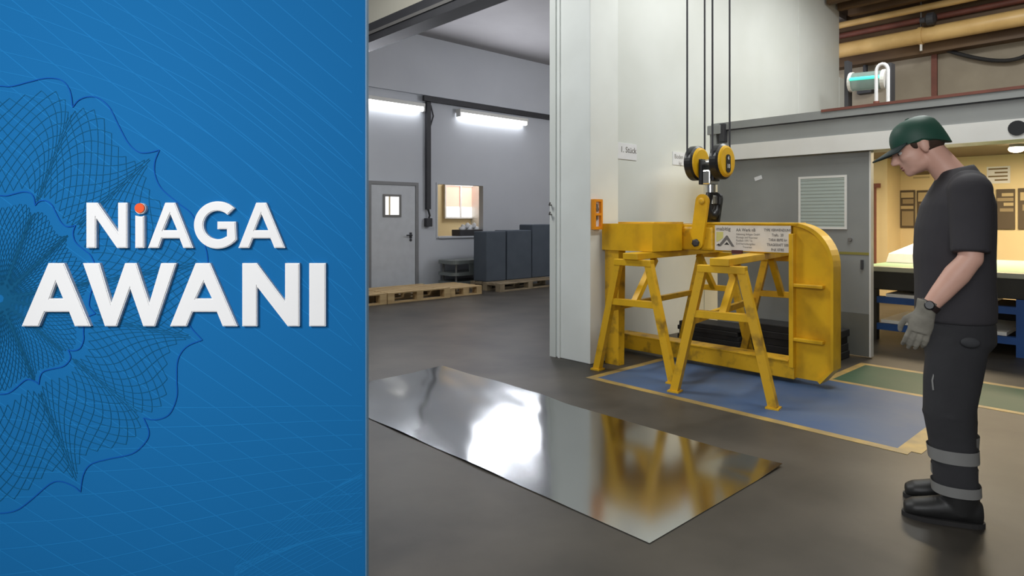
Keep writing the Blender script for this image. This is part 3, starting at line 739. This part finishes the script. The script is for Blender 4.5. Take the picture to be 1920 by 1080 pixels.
text_mesh('lettering', '4', .05, (5.19, 2.838, CZ+.012), (1, 0, 0), (0, 0, 1), M_paper, hb, bold=.001)
text_mesh('lettering', '10', .05, (5.178, 2.838, CZ-.06), (1, 0, 0), (0, 0, 1), M_paper, hb, bold=.001)
part('axle', MB().tube([(5.205, 3.12, CZ-.005), (5.205, 2.95, CZ-.005)], .035, 16), M_chrome, hb)
part('side_bracket', MB().box((5.12, 3.055, CZ-.2), (5.29, 3.085, CZ+.03), .006), M_black, hb)
part('side_bracket', MB().box((5.15, 2.955, CZ-.17), (5.26, 2.975, CZ+.02), .006), M_black, hb)
part('crosshead', MB().box((5.13, 2.975, CZ-.2), (5.28, 3.055, CZ-.07), .012), M_chrome, hb)
part('hook_collar', MB().tube([(5.205, 3.015, CZ-.2), (5.205, 3.015, CZ-.27)], .045, 16), M_chrome, hb)
hk = [(5.205, 3.015, 1.58), (5.19, 3.02, 1.52), (5.17, 3.03, 1.46), (5.165, 3.03, 1.40), (5.19, 3.02, 1.35), (5.24, 3.01, 1.345), (5.285, 3.0, 1.39), (5.29, 3.0, 1.44)]
part('hook', MB().tube(hk, [.032, .034, .04, .046, .05, .045, .035, .02], 12), M_black, hb)
part('safety_latch', MB().box((5.2, 2.99, 1.45), (5.29, 3.03, 1.53), .008), M_chrome, hb)

sk = thing('lifting_shackle', (5.19, 3.05, 1.08), 'yellow link plate joining the crane hook to the C-frame', 'shackle')
def link(v0, v1, p, q, hw_):
    d = Vector((q[0]-p[0], q[1]-p[1])).normalized(); n = Vector((-d.y, d.x)); pts = []
    a0 = math.atan2(n.y, n.x)
    for k in range(11): t = a0-PI*k/10; pts.append((q[0]+hw_*math.cos(t), q[1]+hw_*math.sin(t)))
    for k in range(11): t = a0+PI-PI*k/10; pts.append((p[0]+hw_*math.cos(t), p[1]+hw_*math.sin(t)))
    return MB().prism(pts, lambda w: (v0, w[0], w[1]), lambda w: (v1, w[0], w[1]))
P, Q = (3.075, 1.105), (3.02, 1.475)
part('front_plate', link(5.065, 5.095, P, Q, .062), M_yellow, sk)
part('back_plate', link(5.295, 5.325, (3.08, 1.105), (3.02, 1.50), .062), M_black, sk)  # shaded rear link, its shade put into the black colour
part('upper_pin', MB().tube([(5.055, Q[0], Q[1]), (5.335, Q[0], Q[1])], .022, 12), M_yellow2, sk)
part('lower_bolt', MB().disc((5.067, P[0], P[1]), (-1, 0, 0), [(0, .036), (.02, .036), (.026, .024)], 6), M_darkmetal, sk)
part('washer', MB().disc((5.066, Q[0], Q[1]), (-1, 0, 0), [(0, .03), (.01, .03), (.014, .018)], 14), M_yellow2, sk)

# ---------------------------------------------------------------- blue title graphic, built as an added wall with raised letters
PD = 2.30
dw_base = camspace((200-CX)/FPX*PD, PD, 0)
dwall = empty('title_graphic_wall', dw_base, YAW, 'tall blue display wall printed with a flower line pattern, carrying raised white letters', 'display wall')
M_blue = mat('blue_printed_panel', rgb(27, 108, 168), .7, 0, rgb(26, 103, 162), .6, .5, spec=.04)
M_bl_light = mat('light_blue_print', rgb(33, 122, 186), .6, spec=.04)
M_bl_deep = mat('deep_blue_print', rgb(20, 86, 172), .6, spec=.04)
M_bl_teal = mat('teal_print', rgb(22, 88, 128), .6, spec=.04)
M_edge = mat('panel_edge', rgb(90, 140, 180), .5)
M_letter = mat('white_letter_face', rgb(238, 238, 238), .45, 0, rgb(234, 234, 234), 2.)
M_dot = mat('orange_dot', rgb(240, 86, 12), .45)
XO = (200-CX)/FPX*PD
def pl(px, py, depth=PD, off=0.):
    return Vector(((px-CX)/FPX*depth - XO, depth-PD+off, CAMH+(HY-py)/FPX*depth))
xr = (685-CX)/FPX*PD - XO; xl = pl(-330, 0).x
MB().box((xl, 0, 0.0), (xr, .035, 2.75), .002).build('panel', M_blue, dwall)
MB().box((xr, .0, 0.0), (xr+.004, .036, 2.75)).build('edge_trim', M_edge, dwall)
for x in (xl+.25, xr-.35):
    MB().box((x-.03, .04, 0), (x+.03, .075, 2.6)).box((x-.04, .036, 0), (x+.04, .6, .03)).build('support_foot', M_darkmetal, dwall)

class Rib:
    def __init__(s, off): s.mb = MB(); s.off = off
    def line(s, pts, w):
        pts = [p for p in pts if -320 < p[0] < 684 and -310 < p[1] < 1090]
        if len(pts) < 2: return
        L = []; R_ = []
        for i, p in enumerate(pts):
            a = pts[max(0, i-1)]; b = pts[min(len(pts)-1, i+1)]
            dx, dy = b[0]-a[0], b[1]-a[1]; l = math.hypot(dx, dy) or 1
            nx, ny = -dy/l*w/2, dx/l*w/2
            L.append(pl(p[0]+nx, p[1]+ny, PD, -s.off)); R_.append(pl(p[0]-nx, p[1]-ny, PD, -s.off))
        s.off += 3e-6
        n = len(pts)
        s.mb.add(L+R_, [(i, n+i, n+i+1, i+1) for i in range(n-1)])
    def build(s, name, m):
        o = s.mb.build(name, m, dwall, recalc=False); o['kind'] = 'stuff'; return o

OC = (0., 560.)
outline = [(-60,175),(-30,164),(0,161.6),(23,162),(58,153),(89.5,146.5),(117,151),(132,170.5),(137,201.7),(148,188),(167,181.4),(187,185),(206,201.7),(222,233),(241,268),(260.6,285),(280,286),(299.5,281),(291,303),(291,326),(303,353),(334.5,380.6),(361.7,404),(383,454.5),(390,492),(378,520),(362,552),(354.5,593),(358.5,613),(380,637),(350,650),(334,674.5),(332,711),(332,744),(318,776),(293,786.5),(269.7,783),(280,809),(273,829),(248.5,850),(204,860),(171,870),(157,890),(151.6,922),(138.5,911),(114,902),(94,907),(61,935),(32.6,955.6),(0,961.7),(-40,958),(-80,940)]
def smooth(pts, corners, n=5):
    out = []
    for i in range(len(pts)-1):
        p1, p2 = pts[i], pts[i+1]
        p0 = pts[i-1] if i > 0 and i not in corners else p1
        p3 = pts[i+2] if i+2 < len(pts) and (i+1) not in corners else p2
        for k in range(n):
            t = k/n
            out.append(tuple(.5*((2*p1[d])+(-p0[d]+p2[d])*t+(2*p0[d]-5*p1[d]+4*p2[d]-p3[d])*t*t+(-p0[d]+3*p1[d]-3*p2[d]+p3[d])*t**3) for d in (0, 1)))
    out.append(pts[-1]); return out
ol = smooth(outline, {8, 17, 29, 36, 43})
polar = sorted((math.atan2(OC[1]-y, x), math.hypot(x, OC[1]-y)) for x, y in ol)
def rad(th):
    if th >= polar[-1][0]: return polar[-1][1]
    if th <= polar[0][0]: return polar[0][1]
    lo, hi = 0, len(polar)-1
    while hi-lo > 1:
        m_ = (lo+hi)//2
        if polar[m_][0] <= th: lo = m_
        else: hi = m_
    f = (th-polar[lo][0])/max(1e-6, polar[hi][0]-polar[lo][0])
    return polar[lo][1]*(1-f)+polar[hi][1]*f
deep = Rib(.0032)
for sc in (1., .465):
    deep.line([(OC[0]+(x-OC[0])*sc + (3 if sc < 1 else 0), OC[1]+(y-OC[1])*sc-8*(sc < 1)) for x, y in ol], 1.8)
deep.build('outline_print', M_bl_deep)
net = Rib(.001)
D = math.radians
spines = [D(97), D(69), D(43), D(10), D(-11.5), D(-39.6), D(-67), D(-96)]
for (s0, s1, steps, cnt, w) in ((.50, .945, 26, 20, 1.1), (.02, .43, 18, 24, .9)):
    for a0, a1 in zip(spines[:-1], spines[1:]):
        mid, half = (a0+a1)/2, (a0-a1)/2
        for k in range(cnt):
            ph = 2*PI*k/cnt
            pts = []
            for i in range(steps+1):
                t = i/steps
                th = mid+half*math.sin(ph+t*2.2)*.985
                r = rad(th)*(s0+(s1-s0)*t**.9) if s0 > .2 else rad(th)*(s0+(s1-s0)*t)
                pts.append((OC[0]+r*math.cos(th), OC[1]-r*math.sin(th)))
            net.line(pts, w)
net.build('net_print', M_bl_teal)
lines = Rib(.0006)
# fan of long diagonal lines and gently waving lines
for k in range(34):
    y0 = -620+k*56; sl0 = .92-.012*k
    lines.line([(x, y0 + sl0*(x+60) - .00008*(x-300)**2) for x in range(-60, 690, 30)], 1.6)
for k in range(9):
    y0 = -60+k*46
    lines.line([(x, y0-150 + .34*x + 34*math.sin(x/170.+k*.35) + .00055*x*x) for x in range(-40, 690, 20)], 1.4)
for k in range(9):
    y0 = 740+k*42
    lines.line([(x, y0 + 18*math.sin(x/190.+.5+k*.12) - (x-200)*(.10*k-.25)*.30) for x in range(-40, 690, 20)], 1.6)
for k in range(26):
    lines.line([(440+x, 1095-k*1.5 - x*(.25+.022*k) + 14*math.sin(x/60.+k*.4)) for x in range(0, 246, 12)], 1.2)
lines.build('line_print', M_bl_light)

# letters: outlines in a 1920 x 1080 layout of the wall front
LT = .017
def letter(name, polys, holes, m=M_letter):
    bm = bmesh.new()
    dp = PD-LT
    def loop(pts): return [bm.verts.new(pl(x, y, dp)) for x, y in pts]
    edges = []
    for pts in [polys]+holes:
        vs_ = loop(pts)
        for i in range(len(vs_)): edges.append(bm.edges.new((vs_[i], vs_[(i+1) % len(vs_)])))
    bmesh.ops.triangle_fill(bm, use_beauty=True, use_dissolve=False, edges=edges)
    fs = bm.faces[:]
    for f in fs:
        f.normal_update()
        if f.normal.y > 0: f.normal_flip()
    # extrude back to the wall
    r = bmesh.ops.extrude_face_region(bm, geom=fs)
    newv = [g for g in r['geom'] if isinstance(g, bmesh.types.BMVert)]
    for v in newv: v.co.y = -.0002
    back = [g for g in r['geom'] if isinstance(g, bmesh.types.BMFace)]
    bmesh.ops.delete(bm, geom=back, context='FACES_ONLY')
    front_edges = [e for e in bm.edges if len(e.link_faces) == 2 and all(abs(v.co.y+LT) < 1e-4 for v in e.verts) and abs(e.link_faces[0].normal.dot(e.link_faces[1].normal)) < .5]
    bm.normal_update()
    front_edges = [e for e in bm.edges if len(e.link_faces) == 2 and all(abs(v.co.y+LT) < 1e-4 for v in e.verts) and abs(e.link_faces[0].normal.dot(e.link_faces[1].normal)) < .5]
    bmesh.ops.bevel(bm, geom=front_edges, offset=.003, segments=2, affect='EDGES')
    bmesh.ops.recalc_face_normals(bm, faces=bm.faces)
    me = bpy.data.meshes.new(name); bm.to_mesh(me); bm.free(); me.materials.append(m)
    o = bpy.data.objects.new(name, me); COL.objects.link(o); o.parent = dwall
    return o
y0, y1 = 380, 465
letter('letter', [(161,y0),(182,y0),(220.5,435),(220.5,y0),(238,y0),(238,y1),(218.5,y1),(179.5,409),(179.5,y1),(161,y1)], [])
letter('letter', [(252.7,404),(257,405.5),(262,406),(266,405.5),(269.5,404),(269.5,y1),(252.7,y1)], [])
def capA(al, ar, f0, f1, f2, f3, ya, yb, capx, capy, b0, b1, bar0, bar1, u0, u1):
    letter('letter', [(al, ya), (ar, ya), (f3, yb), (f2, yb), (u1, bar1), (u0, bar1), (f1, yb), (f0, yb)], [[(capx, capy), (b1, bar0), (b0, bar0)]])
capA(309, 327.8, 276.7, 296.9, 343, 361.5, y0, y1, 318.4, 401, 305.5, 331.4, 431.6, 447, 303.2, 336)
capA(479.8, 498.8, 446.4, 466.5, 514, 534, y0, y1, 489.5, 401, 477, 502.4, 431.6, 447, 473.7, 506.6)
G = []
gc = (407.5, 422.); ro, ri = 44.6, 26.6
for k in range(40):
    t = D(45) + (D(322)-D(45))*k/39; G.append((gc[0]+ro*math.cos(t), gc[1]-ro*math.sin(t)))
G += [(441.3, 415.5), (407, 415.5), (407, 429.8), (424.8, 429.8), (424.8, 444)]
for k in range(30):
    t = D(306) + (D(46)-D(306))*k/29; G.append((gc[0]+ri*math.cos(t), gc[1]-ri*math.sin(t)))
letter('letter', G, [])
y0, y1 = 493.5, 612
capA(89.8, 119.3, 39.5, 71.9, 139.4, 169, y0, y1, 104.2, 528.7, 92.7, 117.2, 560, 585, 83.4, 128.7)
letter('letter', [(154.5,y0),(185.8,y0),(207.7,568),(233.6,y0),(255.2,y0),(279.3,568),(301.2,y0),(330,y0),(290,y1),(267.8,y1),(243.3,541.3),(218.2,y1),(195.9,y1)], [])
capA(365.9, 393.5, 318, 349.3, 416.9, 444.6, y0, y1, 381.7, 528.7, 366.6, 396.8, 560, 585, 360.5, 406)
letter('letter', [(453.6,y0),(481,y0),(534,565),(534,y0),(561,y0),(561,y1),(539,y1),(481.6,538),(481.6,y1),(453.6,y1)], [])
letter('letter', [(579.3,y0),(610.3,y0),(610.3,y1),(579.3,y1)], [])
def circ(c, r, n=28): return [(c[0]+r*math.cos(2*PI*k/n), c[1]+r*math.sin(2*PI*k/n)) for k in range(n)]
letter('letter_dot', circ((262, 391), 10.3), [])
p = pl(261.4, 390.2, PD-LT-.002)
dt = MB().disc((p.x, -LT-.0005, p.z), (0, -1, 0), [(0, .0178), (.002, .017)], 28).build('orange_dot', M_dot, dwall); dt['label'] = 'orange round dot of the letter i'

# ---------------------------------------------------------------- worker
M_skin = mat('skin', rgb(232, 184, 164), .5, 0, rgb(220, 166, 146), 6., .6)
M_shirt = mat('black_tshirt', rgb(60, 58, 62), .85, 0, rgb(52, 50, 54), 5., .6, .1)
M_trous = mat('black_work_trousers', rgb(52, 52, 55), .85, 0, rgb(42, 42, 45), 5., .6, .15)
M_boot = mat('black_leather_boot', rgb(34, 34, 34), .5)
M_cap = mat('dark_green_cap', rgb(32, 78, 62), .55, 0, rgb(26, 66, 54), 6.)
M_brim = mat('dark_brim', rgb(40, 54, 54), .6)
M_hair = mat('short_brown_hair', rgb(74, 52, 40), .8, 0, rgb(54, 38, 30), 30.)
M_glove = mat('grey_work_glove', rgb(150, 146, 134), .8, 0, rgb(118, 114, 104), 14., .8, .15)
M_refl = mat('silver_reflective_tape', rgb(140, 140, 138), .4, .1)
M_watch = mat('dark_watch', rgb(48, 38, 38), .4)
M_eye = mat('eye_white', rgb(220, 215, 210), .3)
M_lips = mat('lips', rgb(176, 112, 100), .5)

man_p = on_z(1776, 958)
RHO = math.radians(24)
fwd = -RT*math.cos(RHO) + FW*math.sin(RHO)
man = empty('person', (man_p.x, man_p.y, 0), math.atan2(fwd.y, fwd.x), 'worker in dark green cap, black t-shirt and black trousers with reflective bands, looking down', 'person')

def ering(c, rx, ry, n=28, e=2.3, tilt=0.):
    out = []
    for k in range(n):
        t = 2*PI*k/n; ct, st = math.cos(t), math.sin(t)
        x = rx*math.copysign(abs(ct)**(2/e), ct); y = ry*math.copysign(abs(st)**(2/e), st)
        out.append(Vector((c[0]+x, c[1]+y, c[2]+x*tilt)))
    return out
def remesh(mb, name, m, parent, vox, sm_it=6, sm_f=.5):
    me = bpy.data.meshes.new(name); me.from_pydata(mb.v, [], mb.f)
    bm = bmesh.new(); bm.from_mesh(me); bmesh.ops.recalc_face_normals(bm, faces=bm.faces); bm.to_mesh(me); bm.free()
    o = bpy.data.objects.new(name, me); COL.objects.link(o)
    r = o.modifiers.new('r', 'REMESH'); r.mode = 'VOXEL'; r.voxel_size = vox; r.use_smooth_shade = True
    s = o.modifiers.new('s', 'SMOOTH'); s.iterations = sm_it; s.factor = sm_f
    bpy.context.view_layer.update()
    dg = bpy.context.evaluated_depsgraph_get()
    me2 = bpy.data.meshes.new_from_object(o.evaluated_get(dg)); bpy.data.objects.remove(o)
    me2.polygons.foreach_set('use_smooth', [True]*len(me2.polygons))
    me2.materials.clear(); me2.materials.append(m); me2.name = name
    o = bpy.data.objects.new(name, me2); COL.objects.link(o); o.parent = parent
    return o
def chain(mb, pts, rs, n=16):
    """closed tapered limb with round ends"""
    mb.tube(pts, rs, n)
    for p, r in zip(pts, rs): mb.ell(p, (r, r, r), None, n, 10)

# joints (local: x forward, y to his left, z up)
SHL, ELL, WRL = Vector((-.045, .205, 1.435)), Vector((-.035, .255, 1.155)), Vector((.125, .265, .93))
SHR, ELR, WRR = Vector((-.05, -.205, 1.435)), Vector((-.10, -.255, 1.15)), Vector((-.02, -.25, .90))
HC = Vector((.115, .0, 1.655)); HP = Matrix.Rotation(math.radians(24), 3, 'Y')
def hp(x, y, z): return HC + HP @ Vector((x, y, z))

# --- body: head, neck, arms and hidden torso as one continuous surface
b = MB()
b.ell(hp(-.012, 0, .028), (.100, .077, .094), HP)
b.ell(hp(.036, 0, -.035), (.062, .062, .085), HP)
b.ell(hp(.020, 0, -.075), (.070, .056, .044), HP)
b.ell(hp(.072, 0, -.100), (.024, .026, .020), HP)
b.ell(hp(.050, 0, -.092), (.040, .044, .026), HP)
b.ell(hp(.072, 0, .022), (.026, .050, .016), HP)
b.ell(hp(.060, .034, -.030), (.034, .026, .026), HP); b.ell(hp(.060, -.034, -.030), (.034, .026, .026), HP)
b.tube([hp(.094, 0, .012), hp(.108, 0, -.014), hp(.118, 0, -.036)], [.009, .011, .014], 12)
b.ell(hp(.116, 0, -.038), (.016, .015, .012), HP); b.ell(hp(.105, .012, -.042), (.011, .009, .009), HP); b.ell(hp(.105, -.012, -.042), (.011, .009, .009), HP)
b.ell(hp(.088, 0, -.066), (.016, .026, .008), HP); b.ell(hp(.086, 0, -.079), (.014, .023, .008), HP)
for s in (1, -1):
    b.ell(hp(-.012, s*.079, -.012), (.021, .009, .034), HP @ Matrix.Rotation(-.15, 3, 'Y'))
    b.ell(hp(-.010, s*.076, -.036), (.012, .008, .014), HP)
b.tube([Vector((-.045, 0, 1.40)), Vector((-.025, 0, 1.50)), Vector((.02, 0, 1.565)), hp(-.03, 0, -.04)], [.085, .066, .060, .060], 18)
b.loft([ering((-.02, 0, .90), .12, .16), ering((-.02, 0, 1.1), .12, .17), ering((-.03, 0, 1.3), .12, .18), ering((-.035, 0, 1.42), .10, .18), ering((-.03, 0, 1.48), .07, .12)])
for SH, EL, WR in ((SHL, ELL, WRL), (SHR, ELR, WRR)):
    m1 = SH.lerp(EL, .5); m2 = EL.lerp(WR, .3)
    chain(b, [SH, m1, EL, m2, EL.lerp(WR, .65), EL.lerp(WR, .9)], [.056, .051, .046, .050, .041, .032])
body = remesh(b, 'body', M_skin, man, .0065, 5, .5)
# ear hollow, eyes, lips
for s in (1, -1):
    e = MB().ell(hp(.078, s*.030, -.004), (.012, .013, .010), HP).build('eye', M_eye, body)
    MB().ell(hp(.0885, s*.031, -.006), (.003, .006, .006), HP).build('iris', M_watch, body)
    MB().tube([hp(.092, s*.012, .024), hp(.088, s*.034, .028), hp(.074, s*.050, .020)], [.004, .005, .003], 6).build('eyebrow', M_hair, body)
MB().ell(hp(.0965, 0, -.0665), (.009, .021, .005), HP).ell(hp(.0945, 0, -.0785), (.008, .018, .005), HP).build('lips', M_lips, body)
# hair under the cap
hmb = MB(); hmb.ell(hp(-.030, 0, .008), (.088, .0775, .075), HP)
for s in (1, -1): hmb.ell(hp(.018, s*.0665, .016), (.018, .010, .030), HP)
remesh(hmb, 'hair', M_hair, man, .006, 3)
# cap
cp = MB(); rings = []
for k in range(11):
    t = k/10*PI/2*.98
    zz = .020 + .108*math.sin(t); kx = .114*math.cos(t)**.75; ky = .089*math.cos(t)**.75
    ring = []
    for j in range(32):
        a = 2*PI*j/32
        drop = [-.066, -.05, -.03, -.012][k]*max(0, -math.cos(a))**1.1 if k < 4 else 0
        ring.append(hp(-.012+kx*math.cos(a), ky*math.sin(a), zz+drop))
    rings.append(ring)
cp.loft(rings)
cap = cp.build('cap', M_cap, man)
MB().disc(hp(-.012, 0, .126), HP @ Vector((0, 0, 1)), [(0, .011), (.006, .008)], 12).build('cap_button', M_cap, cap)
br = MB(); top = []; bot = []
for i in range(7):
    f = i/6
    for j in range(13):
        a = -PI*.36 + PI*.72*j/12
        L = .010 + .088*f*math.cos(a*1.05)**.6
        x = -.012 + (.108)*math.cos(a) + L*1.0; y = (.088+.004*f)*math.sin(a)
        z = .026 - .018*f - .16*(y*y)/.088*.3*f
        top.append(hp(x, y, z+.003)); bot.append(hp(x, y, z-.003))
n0 = len(top)
fsx = []
for i in range(6):
    for j in range(12):
        k = i*13+j; fsx.append((k, k+1, k+14, k+13)); fsx.append((n0+k, n0+k+13, n0+k+14, n0+k+1))
for j in range(12): fsx.append((6*13+j, 6*13+j+1, n0+6*13+j+1, n0+6*13+j)); fsx.append((j, n0+j, n0+j+1, j+1))
for i in range(6):
    for e in (0, 12): fsx.append((i*13+e, (i+1)*13+e, n0+(i+1)*13+e, n0+i*13+e))
br.add(top+bot, fsx, True)
br.build('brim', M_brim, cap)

# --- t-shirt
sh_ = MB()
sh_.loft([ering((-.028, 0, .865), .150, .195), ering((-.028, 0, .93), .152, .195), ering((-.026, 0, 1.03), .150, .190), ering((-.022, 0, 1.15), .152, .198), ering((-.026, 0, 1.28), .150, .208),
          ering((-.036, 0, 1.38), .138, .212), ering((-.044, 0, 1.45), .112, .195), ering((-.044, 0, 1.50), .086, .145), ering((-.030, 0, 1.545), .068, .085, tilt=-.25)])
for SH, EL in ((SHL, ELL), (SHR, ELR)):
    d = (EL-SH)
    sh_.tube([SH+Vector((.0, -.06*math.copysign(1, SH.y), .03)), SH, SH+d*.35, SH+d*.7, SH+d*.92], [.075, .080, .076, .072, .071], 18)
    sh_.ell(SH, (.08, .08, .076))
remesh(sh_, 'tshirt', M_shirt, man, .008, 8, .5)
# --- trousers
tr_ = MB()
tr_.loft([ering((-.022, 0, .93), .125, .165), ering((-.03, 0, .86), .145, .185), ering((-.03, 0, .78), .148, .19), ering((-.02, 0, .74), .13, .18)])
HIPS = {1: [(-.025, .085, .80), (.0, .105, .62), (.015, .112, .47), (.005, .115, .36), (-.005, .118, .24), (-.012, .118, .125)],
        -1: [(-.035, -.085, .80), (-.04, -.095, .62), (-.035, -.095, .47), (-.045, -.098, .36), (-.045, -.10, .24), (-.045, -.10, .125)]}
RX = [.115, .108, .096, .088, .083, .082]
for s in (1, -1):
    tr_.loft([ering(p, rx, rx*.90) for p, rx in zip(HIPS[s], RX)])
    for (i, dz) in ((2, .0), (3, .03), (5, .03)): tr_.ell((HIPS[s][i][0], HIPS[s][i][1], HIPS[s][i][2]+dz), (RX[i]*1.05, RX[i]*.95, .03))
trousers = remesh(tr_, 'trousers', M_trous, man, .008, 6, .5)
def legat(s, z):
    P_ = HIPS[s]
    for i in range(len(P_)-1):
        if P_[i][2] >= z >= P_[i+1][2]:
            f = (P_[i][2]-z)/(P_[i][2]-P_[i+1][2]); a, c = Vector(P_[i]), Vector(P_[i+1])
            return a.lerp(c, f), RX[i]*(1-f)+RX[i+1]*f
for s in (1, -1):
    for z0, z1 in ((.275, .33), (.135, .178)):
        rg = []
        for z in (z0, z1):
            c, r = legat(s, z); rg.append(ering(c, r*1.06+.004, r*.96+.004, 28))
        MB().loft(rg, False).build('reflective_band', M_refl, trousers)
MB().tube([(.075, .165, .66), (.085, .172, .62), (.082, .176, .58)], .004, 6).build('pen', M_refl, trousers)
MB().ell((-.045, .205, .80), (.035, .014, .022)).build('pocket_flap', mat('dark_grey_cloth', rgb(60, 61, 64), .8), trousers)
# --- boots
for s in (1, -1):
    ax, ay, az = HIPS[s][5]
    bt = MB(); yw = .12*s
    def fr_(x, zc, w, h): return [Vector((ax+x, ay+w*math.cos(2*PI*k/20), zc+h*math.sin(2*PI*k/20))) for k in range(20)]
    bt.loft([fr_(-.095, .055, .030, .045), fr_(-.075, .060, .042, .055), fr_(-.02, .062, .047, .058), fr_(.05, .058, .050, .054), fr_(.11, .050, .054, .044), fr_(.165, .044, .050, .036), fr_(.195, .036, .034, .026)])
    bt.loft([ering((ax-.012, ay, .04), .070, .050), ering((ax-.012, ay, .12), .068, .056), ering((ax-.010, ay, .19), .068, .06)])
    bo = remesh(bt, 'boot', M_boot, man, .007, 5)
    sl = [(ax+.10*math.cos(t)+.105, ay+.054*math.sin(t)) for t in [PI*k/10-PI/2 for k in range(11)]] + [(ax-.02+.085*math.cos(t), ay+.046*math.sin(t)) for t in [PI/2+PI*k/10 for k in range(11)]]
    MB().prism(sl, lambda p: (p[0], p[1], 0), lambda p: (p[0], p[1], .02)).build('sole', M_rubber, bo)
# --- gloves with five fingers, slightly curled and hanging
def hand(s, WR, EL):
    d = (WR-EL).normalized()
    down = (d*.55+Vector((.0, 0, -1))*.75).normalized()
    side = Vector((0, s, 0)); side = (side - down*side.dot(down)).normalized()   # back of hand looks outwards
    frt = side.cross(down).normalized()
    if frt.x < 0: frt = -frt                                                     # thumb side, forward
    g = MB()
    Pm = lambda a, c, e: WR + down*a + frt*c + side*e
    def ring(a, wc, w, t): return [Pm(a, wc+w*math.cos(2*PI*k/18), t*math.sin(2*PI*k/18)) for k in range(18)]
    g.loft([ring(-.045, 0, .043, .041), ring(-.01, 0, .038, .034), ring(.02, .0, .041, .024), ring(.06, .0, .047, .022), ring(.095, 0, .045, .019)])
    for fc, L in ((.034, .078), (.012, .088), (-.011, .082), (-.033, .064)):
        r = .0105
        p0 = Pm(.082, fc*.95, 0); p1 = Pm(.095+L*.34, fc*1.1, -.004); p2 = Pm(.095+L*.68, fc*1.1, -.020); p3 = Pm(.095+L*.88, fc*1.08, -.040)
        chain(g, [p0, p1, p2, p3], [r*1.05, r, r*.95, r*.85], 10)
    chain(g, [Pm(.025, .030, -.006), Pm(.055, .058, -.016), Pm(.088, .066, -.026), Pm(.108, .062, -.034)], [.016, .0135, .012, .010], 10)
    return remesh(g, 'glove', M_glove, man, .0042, 3)
hand(1, WRL, ELL); hand(-1, WRR, ELR)
# --- watch on the left wrist
d = (WRL-ELL).normalized(); wc = WRL - d*.028
wt = MB().disc(wc-d*.012, d, [(0, .0400), (.024, .0385)], 24).build('watch_strap', M_watch, man)
out = Vector((.15, 1, .25)); out = (out-d*out.dot(d)).normalized()
MB().disc(wc+out*.036, out, [(0, .019), (.008, .019), (.011, .015)], 20).build('watch_face', M_black, wt)
